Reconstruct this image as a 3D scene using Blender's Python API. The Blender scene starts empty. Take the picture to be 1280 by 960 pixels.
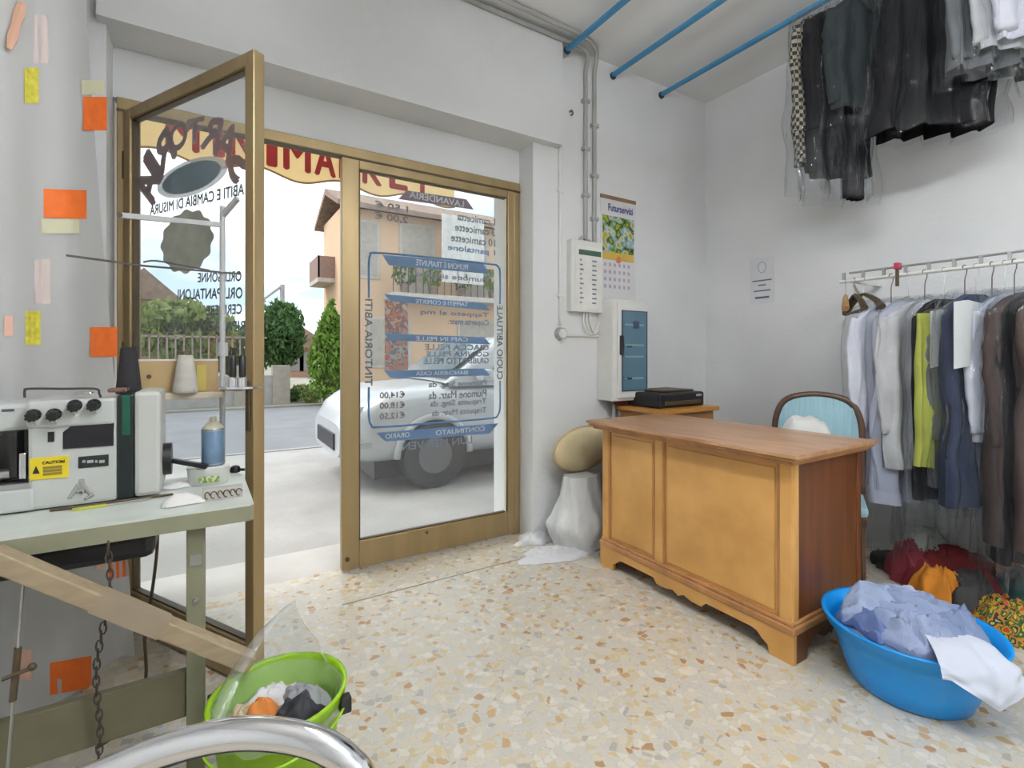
import bpy, bmesh, math, random
from mathutils import Vector, Matrix, noise, Euler
random.seed(7)
R = math.radians
PI = math.pi
sc = bpy.context.scene
C = sc.collection

# ------------------------------------------------------------------ camera
H, F, HOR, YAW = 1.2, 616.0, 444.0, R(31.7)
cam = bpy.data.cameras.new('camera')
cam.sensor_width = 36.0
cam.lens = F / 1280 * 36.0
cam.shift_y = -(480 - HOR) / 1280
cam.clip_start = 0.02
camo = bpy.data.objects.new('camera', cam)
C.objects.link(camo)
camo.location = (0, 0, H)
camo.rotation_euler = (R(90), 0, -YAW)
sc.camera = camo

# ------------------------------------------------------------------ world, sun, exposure
sc.view_settings.view_transform = 'Standard'
sc.view_settings.look = 'None'
sc.view_settings.exposure = 0.0
FILL_GLOW = 98.0          # glow of the added, unseen fill tubes
sc.view_settings.gamma = 1.0
sc.view_settings.use_curve_mapping = False
try: sc.cycles.transparent_max_bounces = 32      # many thin plastic covers hang one behind the other
except Exception: pass
world = bpy.data.worlds.new('sky')
sc.world = world
world.use_nodes = True
wn, wl = world.node_tree.nodes, world.node_tree.links
wn.clear()
w_out = wn.new('ShaderNodeOutputWorld')
w_bg = wn.new('ShaderNodeBackground')
w_bg.inputs['Strength'].default_value = 3.2
w_tc = wn.new('ShaderNodeTexCoord')
w_map = wn.new('ShaderNodeMapping')
w_map.inputs['Scale'].default_value = (1.2, 1.2, 3.2)
w_n = wn.new('ShaderNodeTexNoise')
w_n.inputs['Scale'].default_value = 2.1
w_n.inputs['Detail'].default_value = 6
w_r = wn.new('ShaderNodeValToRGB')
w_r.color_ramp.elements[0].position = 0.40
w_r.color_ramp.elements[0].color = (0.27, 0.35, 0.42, 1)
w_r.color_ramp.elements[1].position = 0.56
w_r.color_ramp.elements[1].color = (0.56, 0.575, 0.59, 1)
wl.new(w_tc.outputs['Generated'], w_map.inputs['Vector'])
wl.new(w_map.outputs['Vector'], w_n.inputs['Vector'])
wl.new(w_n.outputs['Fac'], w_r.inputs['Fac'])
wl.new(w_r.outputs['Color'], w_bg.inputs['Color'])
wl.new(w_bg.outputs['Background'], w_out.inputs['Surface'])
sun = bpy.data.lights.new('sun', 'SUN')
sun.energy = 3.4
sun.angle = R(38)
sun.color = (1.0, 0.97, 0.92)
suno = bpy.data.objects.new('sun', sun)
C.objects.link(suno)
suno.rotation_euler = Vector((.5, -.36, -.79)).to_track_quat('-Z', 'Y').to_euler()

# ------------------------------------------------------------------ pixel helpers
FW = Vector((math.sin(YAW), math.cos(YAW), 0))
RT = Vector((math.cos(YAW), -math.sin(YAW), 0))
EYE = Vector((0, 0, H))
def ray(px, py): return FW + RT * ((px - 640) / F) + Vector((0, 0, (HOR - py) / F))
def on_y(px, py, y): d = ray(px, py); return EYE + d * (y / d.y)
def on_x(px, py, x): d = ray(px, py); return EYE + d * (x / d.x)
def on_z(px, py, z): d = ray(px, py); return EYE + d * ((z - H) / d.z)
def at_d(px, py, dep): return EYE + ray(px, py) * dep

# ------------------------------------------------------------------ materials
MC = {}
def nodes(name):
    m = bpy.data.materials.new(name); m.use_nodes = True
    nt = m.node_tree
    return m, nt, nt.nodes, nt.links, nt.nodes['Principled BSDF']
def coords(n, l, scale=(1, 1, 1)):
    tc = n.new('ShaderNodeTexCoord'); mp = n.new('ShaderNodeMapping')
    mp.inputs['Scale'].default_value = scale
    l.new(tc.outputs['Object'], mp.inputs['Vector'])
    return mp.outputs['Vector']
def pm(name, col, rough=0.55, metal=0.0, var=0.1, scale=7.0, bump=0.0, bscale=60.0, spec=0.5, stretch=(1, 1, 1), col2=None, sub=0.0, trans=0.0):
    if name in MC: return MC[name]
    m, nt, n, l, b = nodes(name)
    v = coords(n, l, stretch)
    nz = n.new('ShaderNodeTexNoise'); nz.inputs['Scale'].default_value = scale; nz.inputs['Detail'].default_value = 5
    l.new(v, nz.inputs['Vector'])
    rp = n.new('ShaderNodeValToRGB')
    rp.color_ramp.elements[0].position = 0.3; rp.color_ramp.elements[1].position = 0.7
    a = [max(0, c * (1 - var)) for c in col]
    c2 = col2 if col2 else [min(1, c * (1 + var)) for c in col]
    rp.color_ramp.elements[0].color = (*a, 1); rp.color_ramp.elements[1].color = (*c2, 1)
    l.new(nz.outputs['Fac'], rp.inputs['Fac'])
    l.new(rp.outputs['Color'], b.inputs['Base Color'])
    b.inputs['Roughness'].default_value = rough
    b.inputs['Metallic'].default_value = metal
    b.inputs['Specular IOR Level'].default_value = spec
    if bump:
        n2 = n.new('ShaderNodeTexNoise'); n2.inputs['Scale'].default_value = bscale; n2.inputs['Detail'].default_value = 4
        l.new(v, n2.inputs['Vector'])
        bp = n.new('ShaderNodeBump'); bp.inputs['Strength'].default_value = bump; bp.inputs['Distance'].default_value = 0.02
        l.new(n2.outputs['Fac'], bp.inputs['Height']); l.new(bp.outputs['Normal'], b.inputs['Normal'])
    if sub:      # thin cloth that lets some light through
        tr = n.new('ShaderNodeBsdfTranslucent'); mx = n.new('ShaderNodeMixShader'); mx.inputs[0].default_value = sub
        l.new(rp.outputs['Color'], tr.inputs['Color'])
        l.new(b.outputs['BSDF'], mx.inputs[1]); l.new(tr.outputs['BSDF'], mx.inputs[2])
        out = n['Material Output']; l.new(mx.outputs[0], out.inputs['Surface'])
    MC[name] = m
    return m
def film(name, tint=(0.95, 0.96, 0.97), gloss=0.10, haze=0.10, rough=0.12, bump=0.8, bscale=26.0):
    """thin clear plastic or dusty glass: see-through + gloss + a little white haze"""
    if name in MC: return MC[name]
    m, nt, n, l, b = nodes(name)
    n.remove(b)
    t = n.new('ShaderNodeBsdfTransparent'); t.inputs['Color'].default_value = (*tint, 1)
    g = n.new('ShaderNodeBsdfGlossy'); g.inputs['Roughness'].default_value = rough
    d = n.new('ShaderNodeBsdfDiffuse'); d.inputs['Color'].default_value = (0.85, 0.87, 0.9, 1)
    fr = n.new('ShaderNodeLayerWeight'); fr.inputs['Blend'].default_value = .5
    pw = n.new('ShaderNodeMath'); pw.operation = 'POWER'; pw.inputs[1].default_value = 5.0
    ad = n.new('ShaderNodeMath'); ad.operation = 'MULTIPLY_ADD'; ad.inputs[1].default_value = .7; ad.inputs[2].default_value = gloss; ad.use_clamp = True
    l.new(fr.outputs['Facing'], pw.inputs[0]); l.new(pw.outputs[0], ad.inputs[0])
    m1 = n.new('ShaderNodeMixShader'); m1.inputs[0].default_value = haze
    m2 = n.new('ShaderNodeMixShader')
    l.new(t.outputs[0], m1.inputs[1]); l.new(d.outputs[0], m1.inputs[2])
    l.new(ad.outputs[0], m2.inputs[0]); l.new(m1.outputs[0], m2.inputs[1]); l.new(g.outputs[0], m2.inputs[2])
    l.new(m2.outputs[0], n['Material Output'].inputs['Surface'])
    if bump:
        v = coords(n, l, (1, 1, 0.35))
        nz = n.new('ShaderNodeTexNoise'); nz.inputs['Scale'].default_value = bscale; nz.inputs['Detail'].default_value = 3
        l.new(v, nz.inputs['Vector'])
        bp = n.new('ShaderNodeBump'); bp.inputs['Strength'].default_value = bump; bp.inputs['Distance'].default_value = 0.03
        l.new(nz.outputs['Fac'], bp.inputs['Height'])
        for q in (g, d, fr): l.new(bp.outputs['Normal'], q.inputs['Normal'])
    MC[name] = m
    return m
def terrazzo():
    m, nt, n, l, b = nodes('terrazzo')
    v = coords(n, l)
    wz = n.new('ShaderNodeTexNoise'); wz.inputs['Scale'].default_value = 14
    l.new(v, wz.inputs['Vector'])
    wm = n.new('ShaderNodeMixRGB'); wm.blend_type = 'ADD'; wm.inputs[0].default_value = 0.035
    l.new(v, wm.inputs[1]); l.new(wz.outputs['Color'], wm.inputs[2])
    vo = n.new('ShaderNodeTexVoronoi'); vo.inputs['Scale'].default_value = 36
    l.new(wm.outputs[0], vo.inputs['Vector'])
    sp = n.new('ShaderNodeSeparateColor'); l.new(vo.outputs['Color'], sp.inputs[0])
    rp = n.new('ShaderNodeValToRGB'); rp.color_ramp.interpolation = 'CONSTANT'
    cols = [(0, (.56, .53, .46)), (.24, (.60, .54, .42)), (.44, (.53, .51, .46)), (.56, (.57, .48, .32)), (.66, (.64, .60, .52)), (.82, (.52, .36, .19)), (.88, (.42, .39, .34)), (.92, (.44, .26, .13)), (.95, (.58, .46, .26))]
    el = rp.color_ramp.elements
    el[0].position, el[0].color = cols[0][0], (*cols[0][1], 1)
    el[1].position, el[1].color = cols[1][0], (*cols[1][1], 1)
    for p, c in cols[2:]:
        e = el.new(p); e.color = (*c, 1)
    l.new(sp.outputs[0], rp.inputs['Fac'])
    ve = n.new('ShaderNodeTexVoronoi'); ve.feature = 'DISTANCE_TO_EDGE'; ve.inputs['Scale'].default_value = 36
    l.new(wm.outputs[0], ve.inputs['Vector'])
    # matrix width varies from chip to chip
    ma = n.new('ShaderNodeMapRange'); ma.inputs['From Min'].default_value = 0.03; ma.inputs['From Max'].default_value = 0.10
    l.new(ve.outputs['Distance'], ma.inputs['Value'])
    nb = n.new('ShaderNodeTexNoise'); nb.inputs['Scale'].default_value = 90; nb.inputs['Detail'].default_value = 4
    l.new(v, nb.inputs['Vector'])
    rb = n.new('ShaderNodeValToRGB')
    rb.color_ramp.elements[0].position = .35; rb.color_ramp.elements[0].color = (.50, .46, .39, 1)
    rb.color_ramp.elements[1].position = .65; rb.color_ramp.elements[1].color = (.60, .58, .53, 1)
    l.new(nb.outputs['Fac'], rb.inputs['Fac'])
    mx = n.new('ShaderNodeMixRGB')
    l.new(ma.outputs['Result'], mx.inputs[0]); l.new(rb.outputs['Color'], mx.inputs[1]); l.new(rp.outputs['Color'], mx.inputs[2])
    l.new(mx.outputs[0], b.inputs['Base Color'])
    nr = n.new('ShaderNodeTexNoise'); nr.inputs['Scale'].default_value = 3
    l.new(v, nr.inputs['Vector'])
    mr = n.new('ShaderNodeMapRange'); mr.inputs['To Min'].default_value = 0.18; mr.inputs['To Max'].default_value = 0.34
    l.new(nr.outputs['Fac'], mr.inputs['Value']); l.new(mr.outputs['Result'], b.inputs['Roughness'])
    bp = n.new('ShaderNodeBump'); bp.inputs['Strength'].default_value = .08; bp.inputs['Distance'].default_value = .01
    l.new(nb.outputs['Fac'], bp.inputs['Height']); l.new(bp.outputs['Normal'], b.inputs['Normal'])
    return m
def plaid(name, c1, c2, s=55):
    m, nt, n, l, b = nodes(name)
    v = coords(n, l)
    ck = n.new('ShaderNodeTexChecker'); ck.inputs['Scale'].default_value = s
    ck.inputs['Color1'].default_value = (*c1, 1); ck.inputs['Color2'].default_value = (*c2, 1)
    l.new(v, ck.inputs['Vector']); l.new(ck.outputs['Color'], b.inputs['Base Color'])
    b.inputs['Roughness'].default_value = .85
    return m
def stripes(name, cols, s=12, rough=.85, rot=(0, 0, 0)):
    m, nt, n, l, b = nodes(name)
    v = coords(n, l)
    n_ = n.new('ShaderNodeTexNoise'); n_.inputs['Scale'].default_value = s
    n_.inputs['Detail'].default_value = 1
    l.new(v, n_.inputs['Vector'])
    rp = n.new('ShaderNodeValToRGB'); rp.color_ramp.interpolation = 'CONSTANT'
    el = rp.color_ramp.elements
    for i, c in enumerate(cols):
        p = .3 + .4 * i / len(cols)
        e = el[i] if i < 2 else el.new(p)
        e.position = p; e.color = (*c, 1)
    l.new(n_.outputs['Fac'], rp.inputs['Fac']); l.new(rp.outputs['Color'], b.inputs['Base Color'])
    b.inputs['Roughness'].default_value = rough
    return m

M_wall = pm('plaster', (.715, .725, .73), .85, var=.035, scale=2.5, bump=.12, bscale=35)
M_ceil = pm('ceiling_paint', (.80, .80, .795), .9, var=.03, scale=2)
M_floor = terrazzo()
M_bronze = pm('bronze_aluminium', (.36, .265, .135), .38, .55, var=.12, scale=9, stretch=(1, 1, .15))
M_bronze_d = pm('bronze_dark', (.10, .072, .04), .5, .3)
M_glass = film('door_glass', (.97, .985, .985), gloss=.010, haze=.05, rough=.02, bump=0)
M_film = film('plastic_film', gloss=.022, haze=.006, rough=.12)
M_filmc = film('clear_bag', gloss=.06, haze=.16, rough=.2, bscale=14)
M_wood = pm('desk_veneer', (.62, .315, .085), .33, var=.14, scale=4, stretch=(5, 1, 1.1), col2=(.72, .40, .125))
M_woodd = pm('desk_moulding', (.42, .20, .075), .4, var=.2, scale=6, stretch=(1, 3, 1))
M_wood_shaded = pm('desk_veneer_shaded', (.15, .048, .014), .35, var=.25, scale=4, stretch=(6, 6, .6))  # same wood as the front, darkened: shade on the desk ends painted in
M_chrome = pm('chrome', (.80, .80, .82), .12, 1.0, var=.04)
M_steel = pm('steel', (.45, .45, .45), .4, .8)
M_black = pm('black_plastic', (.012, .012, .014), .4)
M_white = pm('white_plastic', (.72, .72, .69), .45, var=.04)
M_grey = pm('grey_paint', (.42, .43, .43), .5)
M_olive = pm('olive_paint', (.25, .25, .165), .55, var=.12)
M_tabletop = pm('table_laminate', (.58, .62, .57), .4, var=.07, scale=12)
M_plank = pm('pale_plank', (.33, .26, .165), .6, var=.14, scale=8, stretch=(1.5, 6, 8))
M_mach = pm('machine_enamel', (.50, .52, .50), .38, var=.05)
M_blue_rod = pm('blue_paint', (.06, .27, .50), .45, var=.1)
M_orange = pm('orange_print', (.86, .17, .022), .7, var=.08, scale=30)
M_yellow = pm('yellow_print', (.62, .56, .06), .7, var=.25, scale=60)

# ------------------------------------------------------------------ mesh builder
class MB:
    def __init__(s): s.bm = bmesh.new()
    def box(s, lo, hi, bev=0.0, rot=None):
        lo, hi = Vector(lo), Vector(hi)
        c, d = (lo + hi) / 2, hi - lo
        m = Matrix.Translation(c) @ (rot.to_4x4() if rot else Matrix()) @ Matrix.Diagonal((abs(d.x), abs(d.y), abs(d.z), 1))
        r = bmesh.ops.create_cube(s.bm, size=1, matrix=m)
        if bev:
            es = list({e for v in r['verts'] for e in v.link_edges})
            bmesh.ops.bevel(s.bm, geom=es, offset=bev, segments=2, affect='EDGES', profile=.5)
        return s
    def beam(s, p, q, w, h, up=(0, 0, 1), bev=0.0):
        p, q = Vector(p), Vector(q); d = (q - p); L = d.length; d.normalize()
        x = d; y = Vector(up).cross(x).normalized(); z = x.cross(y)
        rot = Matrix((x, y, z)).transposed()
        c = (p + q) / 2
        return s.box(c - Vector((L, w, h)) / 2, c + Vector((L, w, h)) / 2, bev, rot)
    def cyl(s, p, q, r, n=14, r2=None):
        p, q = Vector(p), Vector(q); d = q - p
        m = Matrix.Translation((p + q) / 2) @ d.to_track_quat('Z', 'Y').to_matrix().to_4x4()
        bmesh.ops.create_cone(s.bm, cap_ends=True, segments=n, radius1=r, radius2=r if r2 is None else r2, depth=d.length, matrix=m)
        return s
    def ball(s, c, r, sx=1, sy=1, sz=1, u=16, v=10, rot=None):
        m = Matrix.Translation(c) @ (rot.to_4x4() if rot else Matrix()) @ Matrix.Diagonal((sx, sy, sz, 1))
        bmesh.ops.create_uvsphere(s.bm, u_segments=u, v_segments=v, radius=r, matrix=m)
        return s
    def tube(s, pts, r, n=8, closed=False):
        pts = [Vector(p) for p in pts]; N = len(pts)
        rs = r if isinstance(r, (list, tuple)) else [r] * N
        prev = None; rings = []
        for i, p in enumerate(pts):
            a = pts[i - 1] if (i or closed) else p
            b = pts[(i + 1) % N] if (i < N - 1 or closed) else p
            t = (b - a).normalized()
            if prev is None:
                u = t.orthogonal().normalized()
            else:
                u = (prev - t * prev.dot(t)).normalized()
            prev = u; w = t.cross(u)
            rings.append([s.bm.verts.new(p + (u * math.cos(2 * PI * k / n) + w * math.sin(2 * PI * k / n)) * rs[i]) for k in range(n)])
        M = N if closed else N - 1
        for i in range(M):
            A, B = rings[i], rings[(i + 1) % N]
            for k in range(n):
                s.bm.faces.new((A[k], A[(k + 1) % n], B[(k + 1) % n], B[k]))
        if not closed:
            s.bm.faces.new(rings[0][::-1]); s.bm.faces.new(rings[-1])
        return s
    def lathe(s, prof, c=(0, 0, 0), n=24, sx=1, sy=1, caps=True):
        c = Vector(c); rings = []
        for r, z in prof:
            rings.append([s.bm.verts.new(c + Vector((sx * r * math.cos(2 * PI * k / n), sy * r * math.sin(2 * PI * k / n), z))) for k in range(n)])
        for A, B in zip(rings, rings[1:]):
            for k in range(n):
                s.bm.faces.new((A[k], A[(k + 1) % n], B[(k + 1) % n], B[k]))
        if caps:
            s.bm.faces.new(rings[0][::-1]); s.bm.faces.new(rings[-1])
        return s
    def grid(s, f, nu, nv, wrap=False):
        vs = [[s.bm.verts.new(f(i / (nu if wrap else nu - 1), j / (nv - 1))) for i in range(nu)] for j in range(nv)]
        for j in range(nv - 1):
            for i in range(nu if wrap else nu - 1):
                k = (i + 1) % nu
                s.bm.faces.new((vs[j][i], vs[j][k], vs[j + 1][k], vs[j + 1][i]))
        return s
    def prism(s, poly, ax, ay, az, o=(0, 0, 0)):
        """2-d polygon in axes ax, ay at o, extruded by vector az"""
        ax, ay, az, o = Vector(ax), Vector(ay), Vector(az), Vector(o)
        a = [s.bm.verts.new(o + ax * x + ay * y) for x, y in poly]
        b = [s.bm.verts.new(o + ax * x + ay * y + az) for x, y in poly]
        s.bm.faces.new(a[::-1]); s.bm.faces.new(b)
        n = len(poly)
        for i in range(n):
            s.bm.faces.new((a[i], a[(i + 1) % n], b[(i + 1) % n], b[i]))
        return s
    def quad(s, *p):
        s.bm.faces.new([s.bm.verts.new(Vector(q)) for q in p]); return s
    def build(s, name, mat, parent=None, smooth=False, world=True, normals=True):
        if normals: bmesh.ops.recalc_face_normals(s.bm, faces=s.bm.faces[:])
        me = bpy.data.meshes.new(name); s.bm.to_mesh(me); s.bm.free()
        if smooth:
            me.polygons.foreach_set('use_smooth', [True] * len(me.polygons))
            if smooth != 'all':
                try: me.set_sharp_from_angle(angle=R(40))
                except Exception: pass
        me.materials.append(mat)
        return link(name, me, parent, world)
def link(name, me, parent=None, world=True):
    o = bpy.data.objects.new(name, me); C.objects.link(o)
    if parent is not None:
        o.parent = parent
        if world: o.matrix_parent_inverse = root_mat(parent).inverted()
    return o
def root_mat(o):
    m = Matrix.LocRotScale(o.location, o.rotation_euler, o.scale)
    if o.parent: return root_mat(o.parent) @ o.matrix_parent_inverse @ m
    return m
def tag(o, label=None, cat=None, group=None, kind=None):
    if label: o['label'] = label
    if cat: o['category'] = cat
    if group: o['group'] = group
    if kind: o['kind'] = kind
    return o
def thing(name, loc, label, cat, rz=0.0, group=None, kind=None):
    o = bpy.data.objects.new(name, None); C.objects.link(o)
    o.empty_display_size = .1
    o.location = loc; o.rotation_euler = (0, 0, rz)
    return tag(o, label, cat, group, kind)
def struct(name, mb, mat, label=None, parent=None, smooth=False):
    o = mb.build(name, mat, parent, smooth)
    if parent is None: tag(o, label, None, None, 'structure')
    return o
def copy_tree(o, parent=None):
    c = o.copy(); C.objects.link(c)
    if parent is not None: c.parent = parent
    for ch in [x for x in bpy.data.objects if x.parent == o]:
        copy_tree(ch, c)
    return c
def smooth_path(pts, k=6, closed=False):
    P = [Vector(p) for p in pts]; n = len(P); out = []
    for i in range(n if closed else n - 1):
        g = (lambda j: P[j % n]) if closed else (lambda j: P[max(0, min(n - 1, j))])
        a, b, c, d = g(i - 1), g(i), g(i + 1), g(i + 2)
        for q in range(k):
            t = q / k
            out.append(.5 * ((2 * b) + (c - a) * t + (2 * a - 5 * b + 4 * c - d) * t * t + (3 * b - a - 3 * c + d) * t ** 3))
    if not closed: out.append(P[-1])
    return out
def text_mesh(name, body, o, ex, ey, w, h, mat, parent, ext=.0012, world=True, shear=0, bold=.035):
    """a line of lettering centred at o, fitted into w x h; ex reads along the line, ey is up"""
    cu = bpy.data.curves.new('t', 'FONT'); cu.body = body; cu.resolution_u = 3; cu.shear = shear; cu.offset = 0
    ob = bpy.data.objects.new('t', cu)
    me = bpy.data.meshes.new_from_object(ob)
    bpy.data.objects.remove(ob); bpy.data.curves.remove(cu)
    xs = [v.co.x for v in me.vertices]; ys = [v.co.y for v in me.vertices]
    if not xs: return None
    x0, x1, y0, y1 = min(xs), max(xs), min(ys), max(ys)
    o, ex, ey = Vector(o), Vector(ex).normalized(), Vector(ey).normalized()
    ez = ex.cross(ey)
    for v in me.vertices:
        x = ((v.co.x - x0) / max(1e-6, x1 - x0) - .5) * w; y = ((v.co.y - y0) / max(1e-6, y1 - y0) - .5) * h
        v.co = o + ex * x + ey * y + ez * ext
    if bold:
        bm = bmesh.new(); bm.from_mesh(me); g0 = bm.verts[:] + bm.edges[:] + bm.faces[:]
        d = bold * h
        for k, q in enumerate(((d, 0), (-d, 0), (0, d), (0, -d))):
            r = bmesh.ops.duplicate(bm, geom=g0)
            for v in r['geom']:
                if isinstance(v, bmesh.types.BMVert): v.co += ex * q[0] + ey * q[1] + ez * .00025 * (k + 1)
        bm.to_mesh(me); bm.free()
    me.materials.append(mat)
    me.name = name
    return link(name, me, parent, world)
def ridge(x, y, z, s, seed):
    a = noise.noise(Vector((x * s, y * s, z * s + seed)))
    b = noise.noise(Vector((x * s * 2.1 + 5, y * s * 2.1, z * s + seed * 1.7)))
    return (1 - 2 * abs(a)) * .65 + (1 - 2 * abs(b)) * .35
def lump(name, cx, cy, zf, rx, ry, h, seed, mat, wr=.03, ws=9, rot=0.0, parent=None, nr=16, ns=44, sharp=1.6, jag=.18, keep=None):
    """a crumpled piece of cloth lying on the height field zf"""
    mb = MB(); bm = mb.bm; ca, sa = math.cos(rot), math.sin(rot); rings = []
    for i in range(nr + 1):
        r = i / nr; ring = []
        for k in range(ns if i else 1):
            th = 2 * PI * k / ns
            f = 1 + jag * noise.noise(Vector((math.cos(th) * 1.3, math.sin(th) * 1.3, seed))) + jag * .6 * noise.noise(Vector((math.cos(th) * 4, math.sin(th) * 4, seed + 3)))
            u, v = rx * r * f * math.cos(th), ry * r * f * math.sin(th)
            x, y = cx + u * ca - v * sa, cy + u * sa + v * ca
            if keep:
                kd = math.hypot(x - keep[0], y - keep[1])
                if kd > keep[2]: x, y = keep[0] + (x - keep[0]) * keep[2] / kd, keep[1] + (y - keep[1]) * keep[2] / kd
            env = max(0, 1 - r ** sharp)
            fa = seed * 1.3 + .9 * noise.noise(Vector((x * 3, y * 3, seed)))
            fu, fv = (x * math.cos(fa) + y * math.sin(fa)) * .45, (y * math.cos(fa) - x * math.sin(fa)) * 1.25
            z = zf(x, y) + h * env ** .7 + wr * (.5 * ridge(x, y, 0, ws, seed) + .6 * ridge(fu, fv, 0, ws * 1.25, seed + 31) - .4) * (1 - r ** 4)
            x += .6 * wr * noise.noise(Vector((x * ws, y * ws, seed + 9))); y += .6 * wr * noise.noise(Vector((x * ws, y * ws, seed + 19)))
            ring.append(bm.verts.new((x, y, max(z, zf(x, y) + .002))))
        rings.append(ring)
    for k in range(ns): bm.faces.new((rings[0][0], rings[1][k], rings[1][(k + 1) % ns]))
    for A, B in zip(rings[1:], rings[2:]):
        for k in range(ns): bm.faces.new((A[k], B[k], B[(k + 1) % ns], A[(k + 1) % ns]))
    return mb.build(name, mat, parent, 'all')

# ------------------------------------------------------------------ the room
YW, YD, YL, XR, ZC, YO = 2.64, 2.80, 2.58, 3.52, 3.29, 3.15     # wall face, door plane, lintel face, right wall, ceiling, facade
XL, XB0, XB1 = -1.9, -.36, 1.79                                 # left wall, opening
YB = -2.3
struct('floor', MB().box((XL, YB, -.12), (XR + .2, 2.86, 0)), M_floor, 'polished terrazzo floor with cream and ochre chips')
struct('ceiling', MB().box((XL - .2, YB - .2, ZC), (XR + .2, YW + .1, ZC + .15)), M_ceil, 'plain white ceiling')
wf = MB()
wf.box((XL - .2, YW, -.1), (XB0, YO, 3.7)); wf.box((XB1, YW, -.1), (XR + .2, YO, 3.7)); wf.box((XB0, YW, 2.58), (XB1, YO, 3.7))
struct('wall_front', wf, M_wall, 'white plaster wall around the shop door')
struct('wall_right', MB().box((XR, YB - .2, -.1), (XR + .2, YW, ZC + .1)), M_wall, 'white plaster wall behind the clothes')
struct('wall_left', MB().box((XL - .2, YB - .2, -.1), (XL, YW, ZC + .1)), M_wall, 'white plaster side wall')
struct('wall_back', MB().box((XL - .2, YB - .2, -.1), (XR + .2, YB, ZC + .1)), M_wall, 'white plaster back wall')
struct('trim_1', MB().box((-.385, YL, 2.58), (1.985, YW, ZC)), M_wall, 'plastered lintel box above the shop door')
struct('trim_2', MB().box((XB0, YD + .005, 2.353), (XB1, YD + .07, 2.58)), M_wall, 'white plaster strip above the door frame')
jl = on_z(560, 722, 0).y
struct('trim_3', MB().box((.55, jl - .004, -.002), (1.95, jl + .004, .0012)), pm('joint_grey', (.27, .25, .21), .8), 'dark joint line in the floor before the door')
struct('trim_4', MB().box((XB0, 2.86, -.1), (XB1, YO + .12, -.006), .006), pm('marble_sill', (.50, .48, .45), .5, var=.08, scale=5), 'pale stone door sill')

# door frame
FX0, FX1, FT = -.345, 1.785, 2.353
fr = thing('door_1', (.7, YD, 0), 'bronze aluminium door frame with fixed glazed leaf and mirrored price lettering', None, kind='structure')
MB().box((FX0, YD - .01, 0), (FX0 + .05, YD + .06, FT), .004).build('frame_post', M_bronze, fr)
MB().box((FX1 - .045, YD - .01, 0), (FX1, YD + .06, FT), .004).build('frame_post', M_bronze, fr)
MB().box((FX0, YD - .012, FT - .055), (FX1, YD + .06, FT), .004).build('frame_head', M_bronze, fr)
MB().box((FX0, YD - .016, FT - .064), (FX1, YD + .03, FT - .054)).build('head_seal', M_bronze_d, fr)
LX0, LX1 = .625, FX1 - .045
def leaf_parts(root, x0, x1, y, world, stile=.085, rail=.15, top=.05, ztop=FT - .062, xmid=True):
    th = .022
    MB().box((x0, y - th, .012), (x0 + stile, y + th, ztop), .004).build('stile', M_bronze, root, False, world)
    MB().box((x1 - .05, y - th, .012), (x1, y + th, ztop), .004).build('stile', M_bronze, root, False, world)
    MB().box((x0 + stile, y - th, .012), (x1 - .05, y + th, .012 + rail), .004).build('bottom_rail', M_bronze, root, False, world)
    MB().box((x0 + stile, y - th, ztop - top), (x1 - .05, y + th, ztop), .004).build('top_rail', M_bronze, root, False, world)
    g0, g1, h0, h1 = x0 + stile, x1 - .05, .012 + rail, ztop - top
    for a, b in (((g0, h0), (g0 + .008, h1)), ((g1 - .008, h0), (g1, h1)), ((g0, h0), (g1, h0 + .007)), ((g0, h1 - .007), (g1, h1))):
        MB().box((a[0], y - .012, a[1]), (b[0], y + .012, b[1])).build('glazing_gasket', M_bronze_d, root, False, world)
    MB().box((g0, y - .002, h0), (g1, y + .002, h1)).build('pane', M_glass, root, False, world)
    return g0, g1, h0, h1
leaf_parts(fr, LX0, LX1, YD + .01, True, stile=.095)
MB().box((LX1 - .066, YD - .008, .16), (LX1 - .060, YD + .008, FT - .12)).build('glazing_bar', pm('pale_bar', (.66, .60, .46), .5), fr)
MB().cyl((LX0 + .03, YD - .012, .075), (LX0 + .03, YD - .02, .075), .012).build('floor_bolt', M_bronze_d, fr)
MB().cyl((1.12, YD - .012, .135), (1.12, YD - .018, .135), .009).build('screw_cap', M_bronze_d, fr)

# lettering on the fixed leaf, made to be read from the street
YT = YD + .013
M_tx = pm('print_grey', (.20, .23, .29), .6, sub=.4); M_txb = pm('print_slate', (.13, .16, .20), .6, sub=.4)
M_bl = pm('print_blue', (.17, .33, .55), .55, var=.12, sub=.5); M_pu = pm('print_plum', (.36, .23, .29), .6, sub=.5); M_wt = pm('print_white', (.86, .89, .91), .6, sub=.5)
M_br = pm('print_brown', (.28, .20, .20), .6, sub=.5)
EX, EZ = Vector((-1, 0, 0)), Vector((0, 0, 1))
def gl(px, py, y=YT): return on_y(px, py, y)
def gtext(body, x0, x1, ya, yb, hpx, mat, y=YT):
    """ya, yb: pixel heights of the line's middle at x0 and x1"""
    a, b = gl(x0, ya, y), gl(x1, yb, y)
    h = (gl(x0, ya - hpx / 2, y).z - gl(x0, ya + hpx / 2, y).z + gl(x1, yb - hpx / 2, y).z - gl(x1, yb + hpx / 2, y).z) / 2
    z = (a.z + b.z) / 2
    text_mesh('lettering', body, ((a.x + b.x) / 2, y, z), EX, EZ, abs(b.x - a.x), h, mat, fr)
def gpoly(name, pts, mat, y=YT):
    q = [gl(px, py, y) for px, py in pts]
    MB().prism([(p.x, p.z) for p in q], (1, 0, 0), (0, 0, 1), (0, .001, 0), (0, y, 0)).build(name, mat, fr)
gpoly('banner', [(508, 238), (583, 249), (592, 262), (498, 249)], M_pu)
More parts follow.
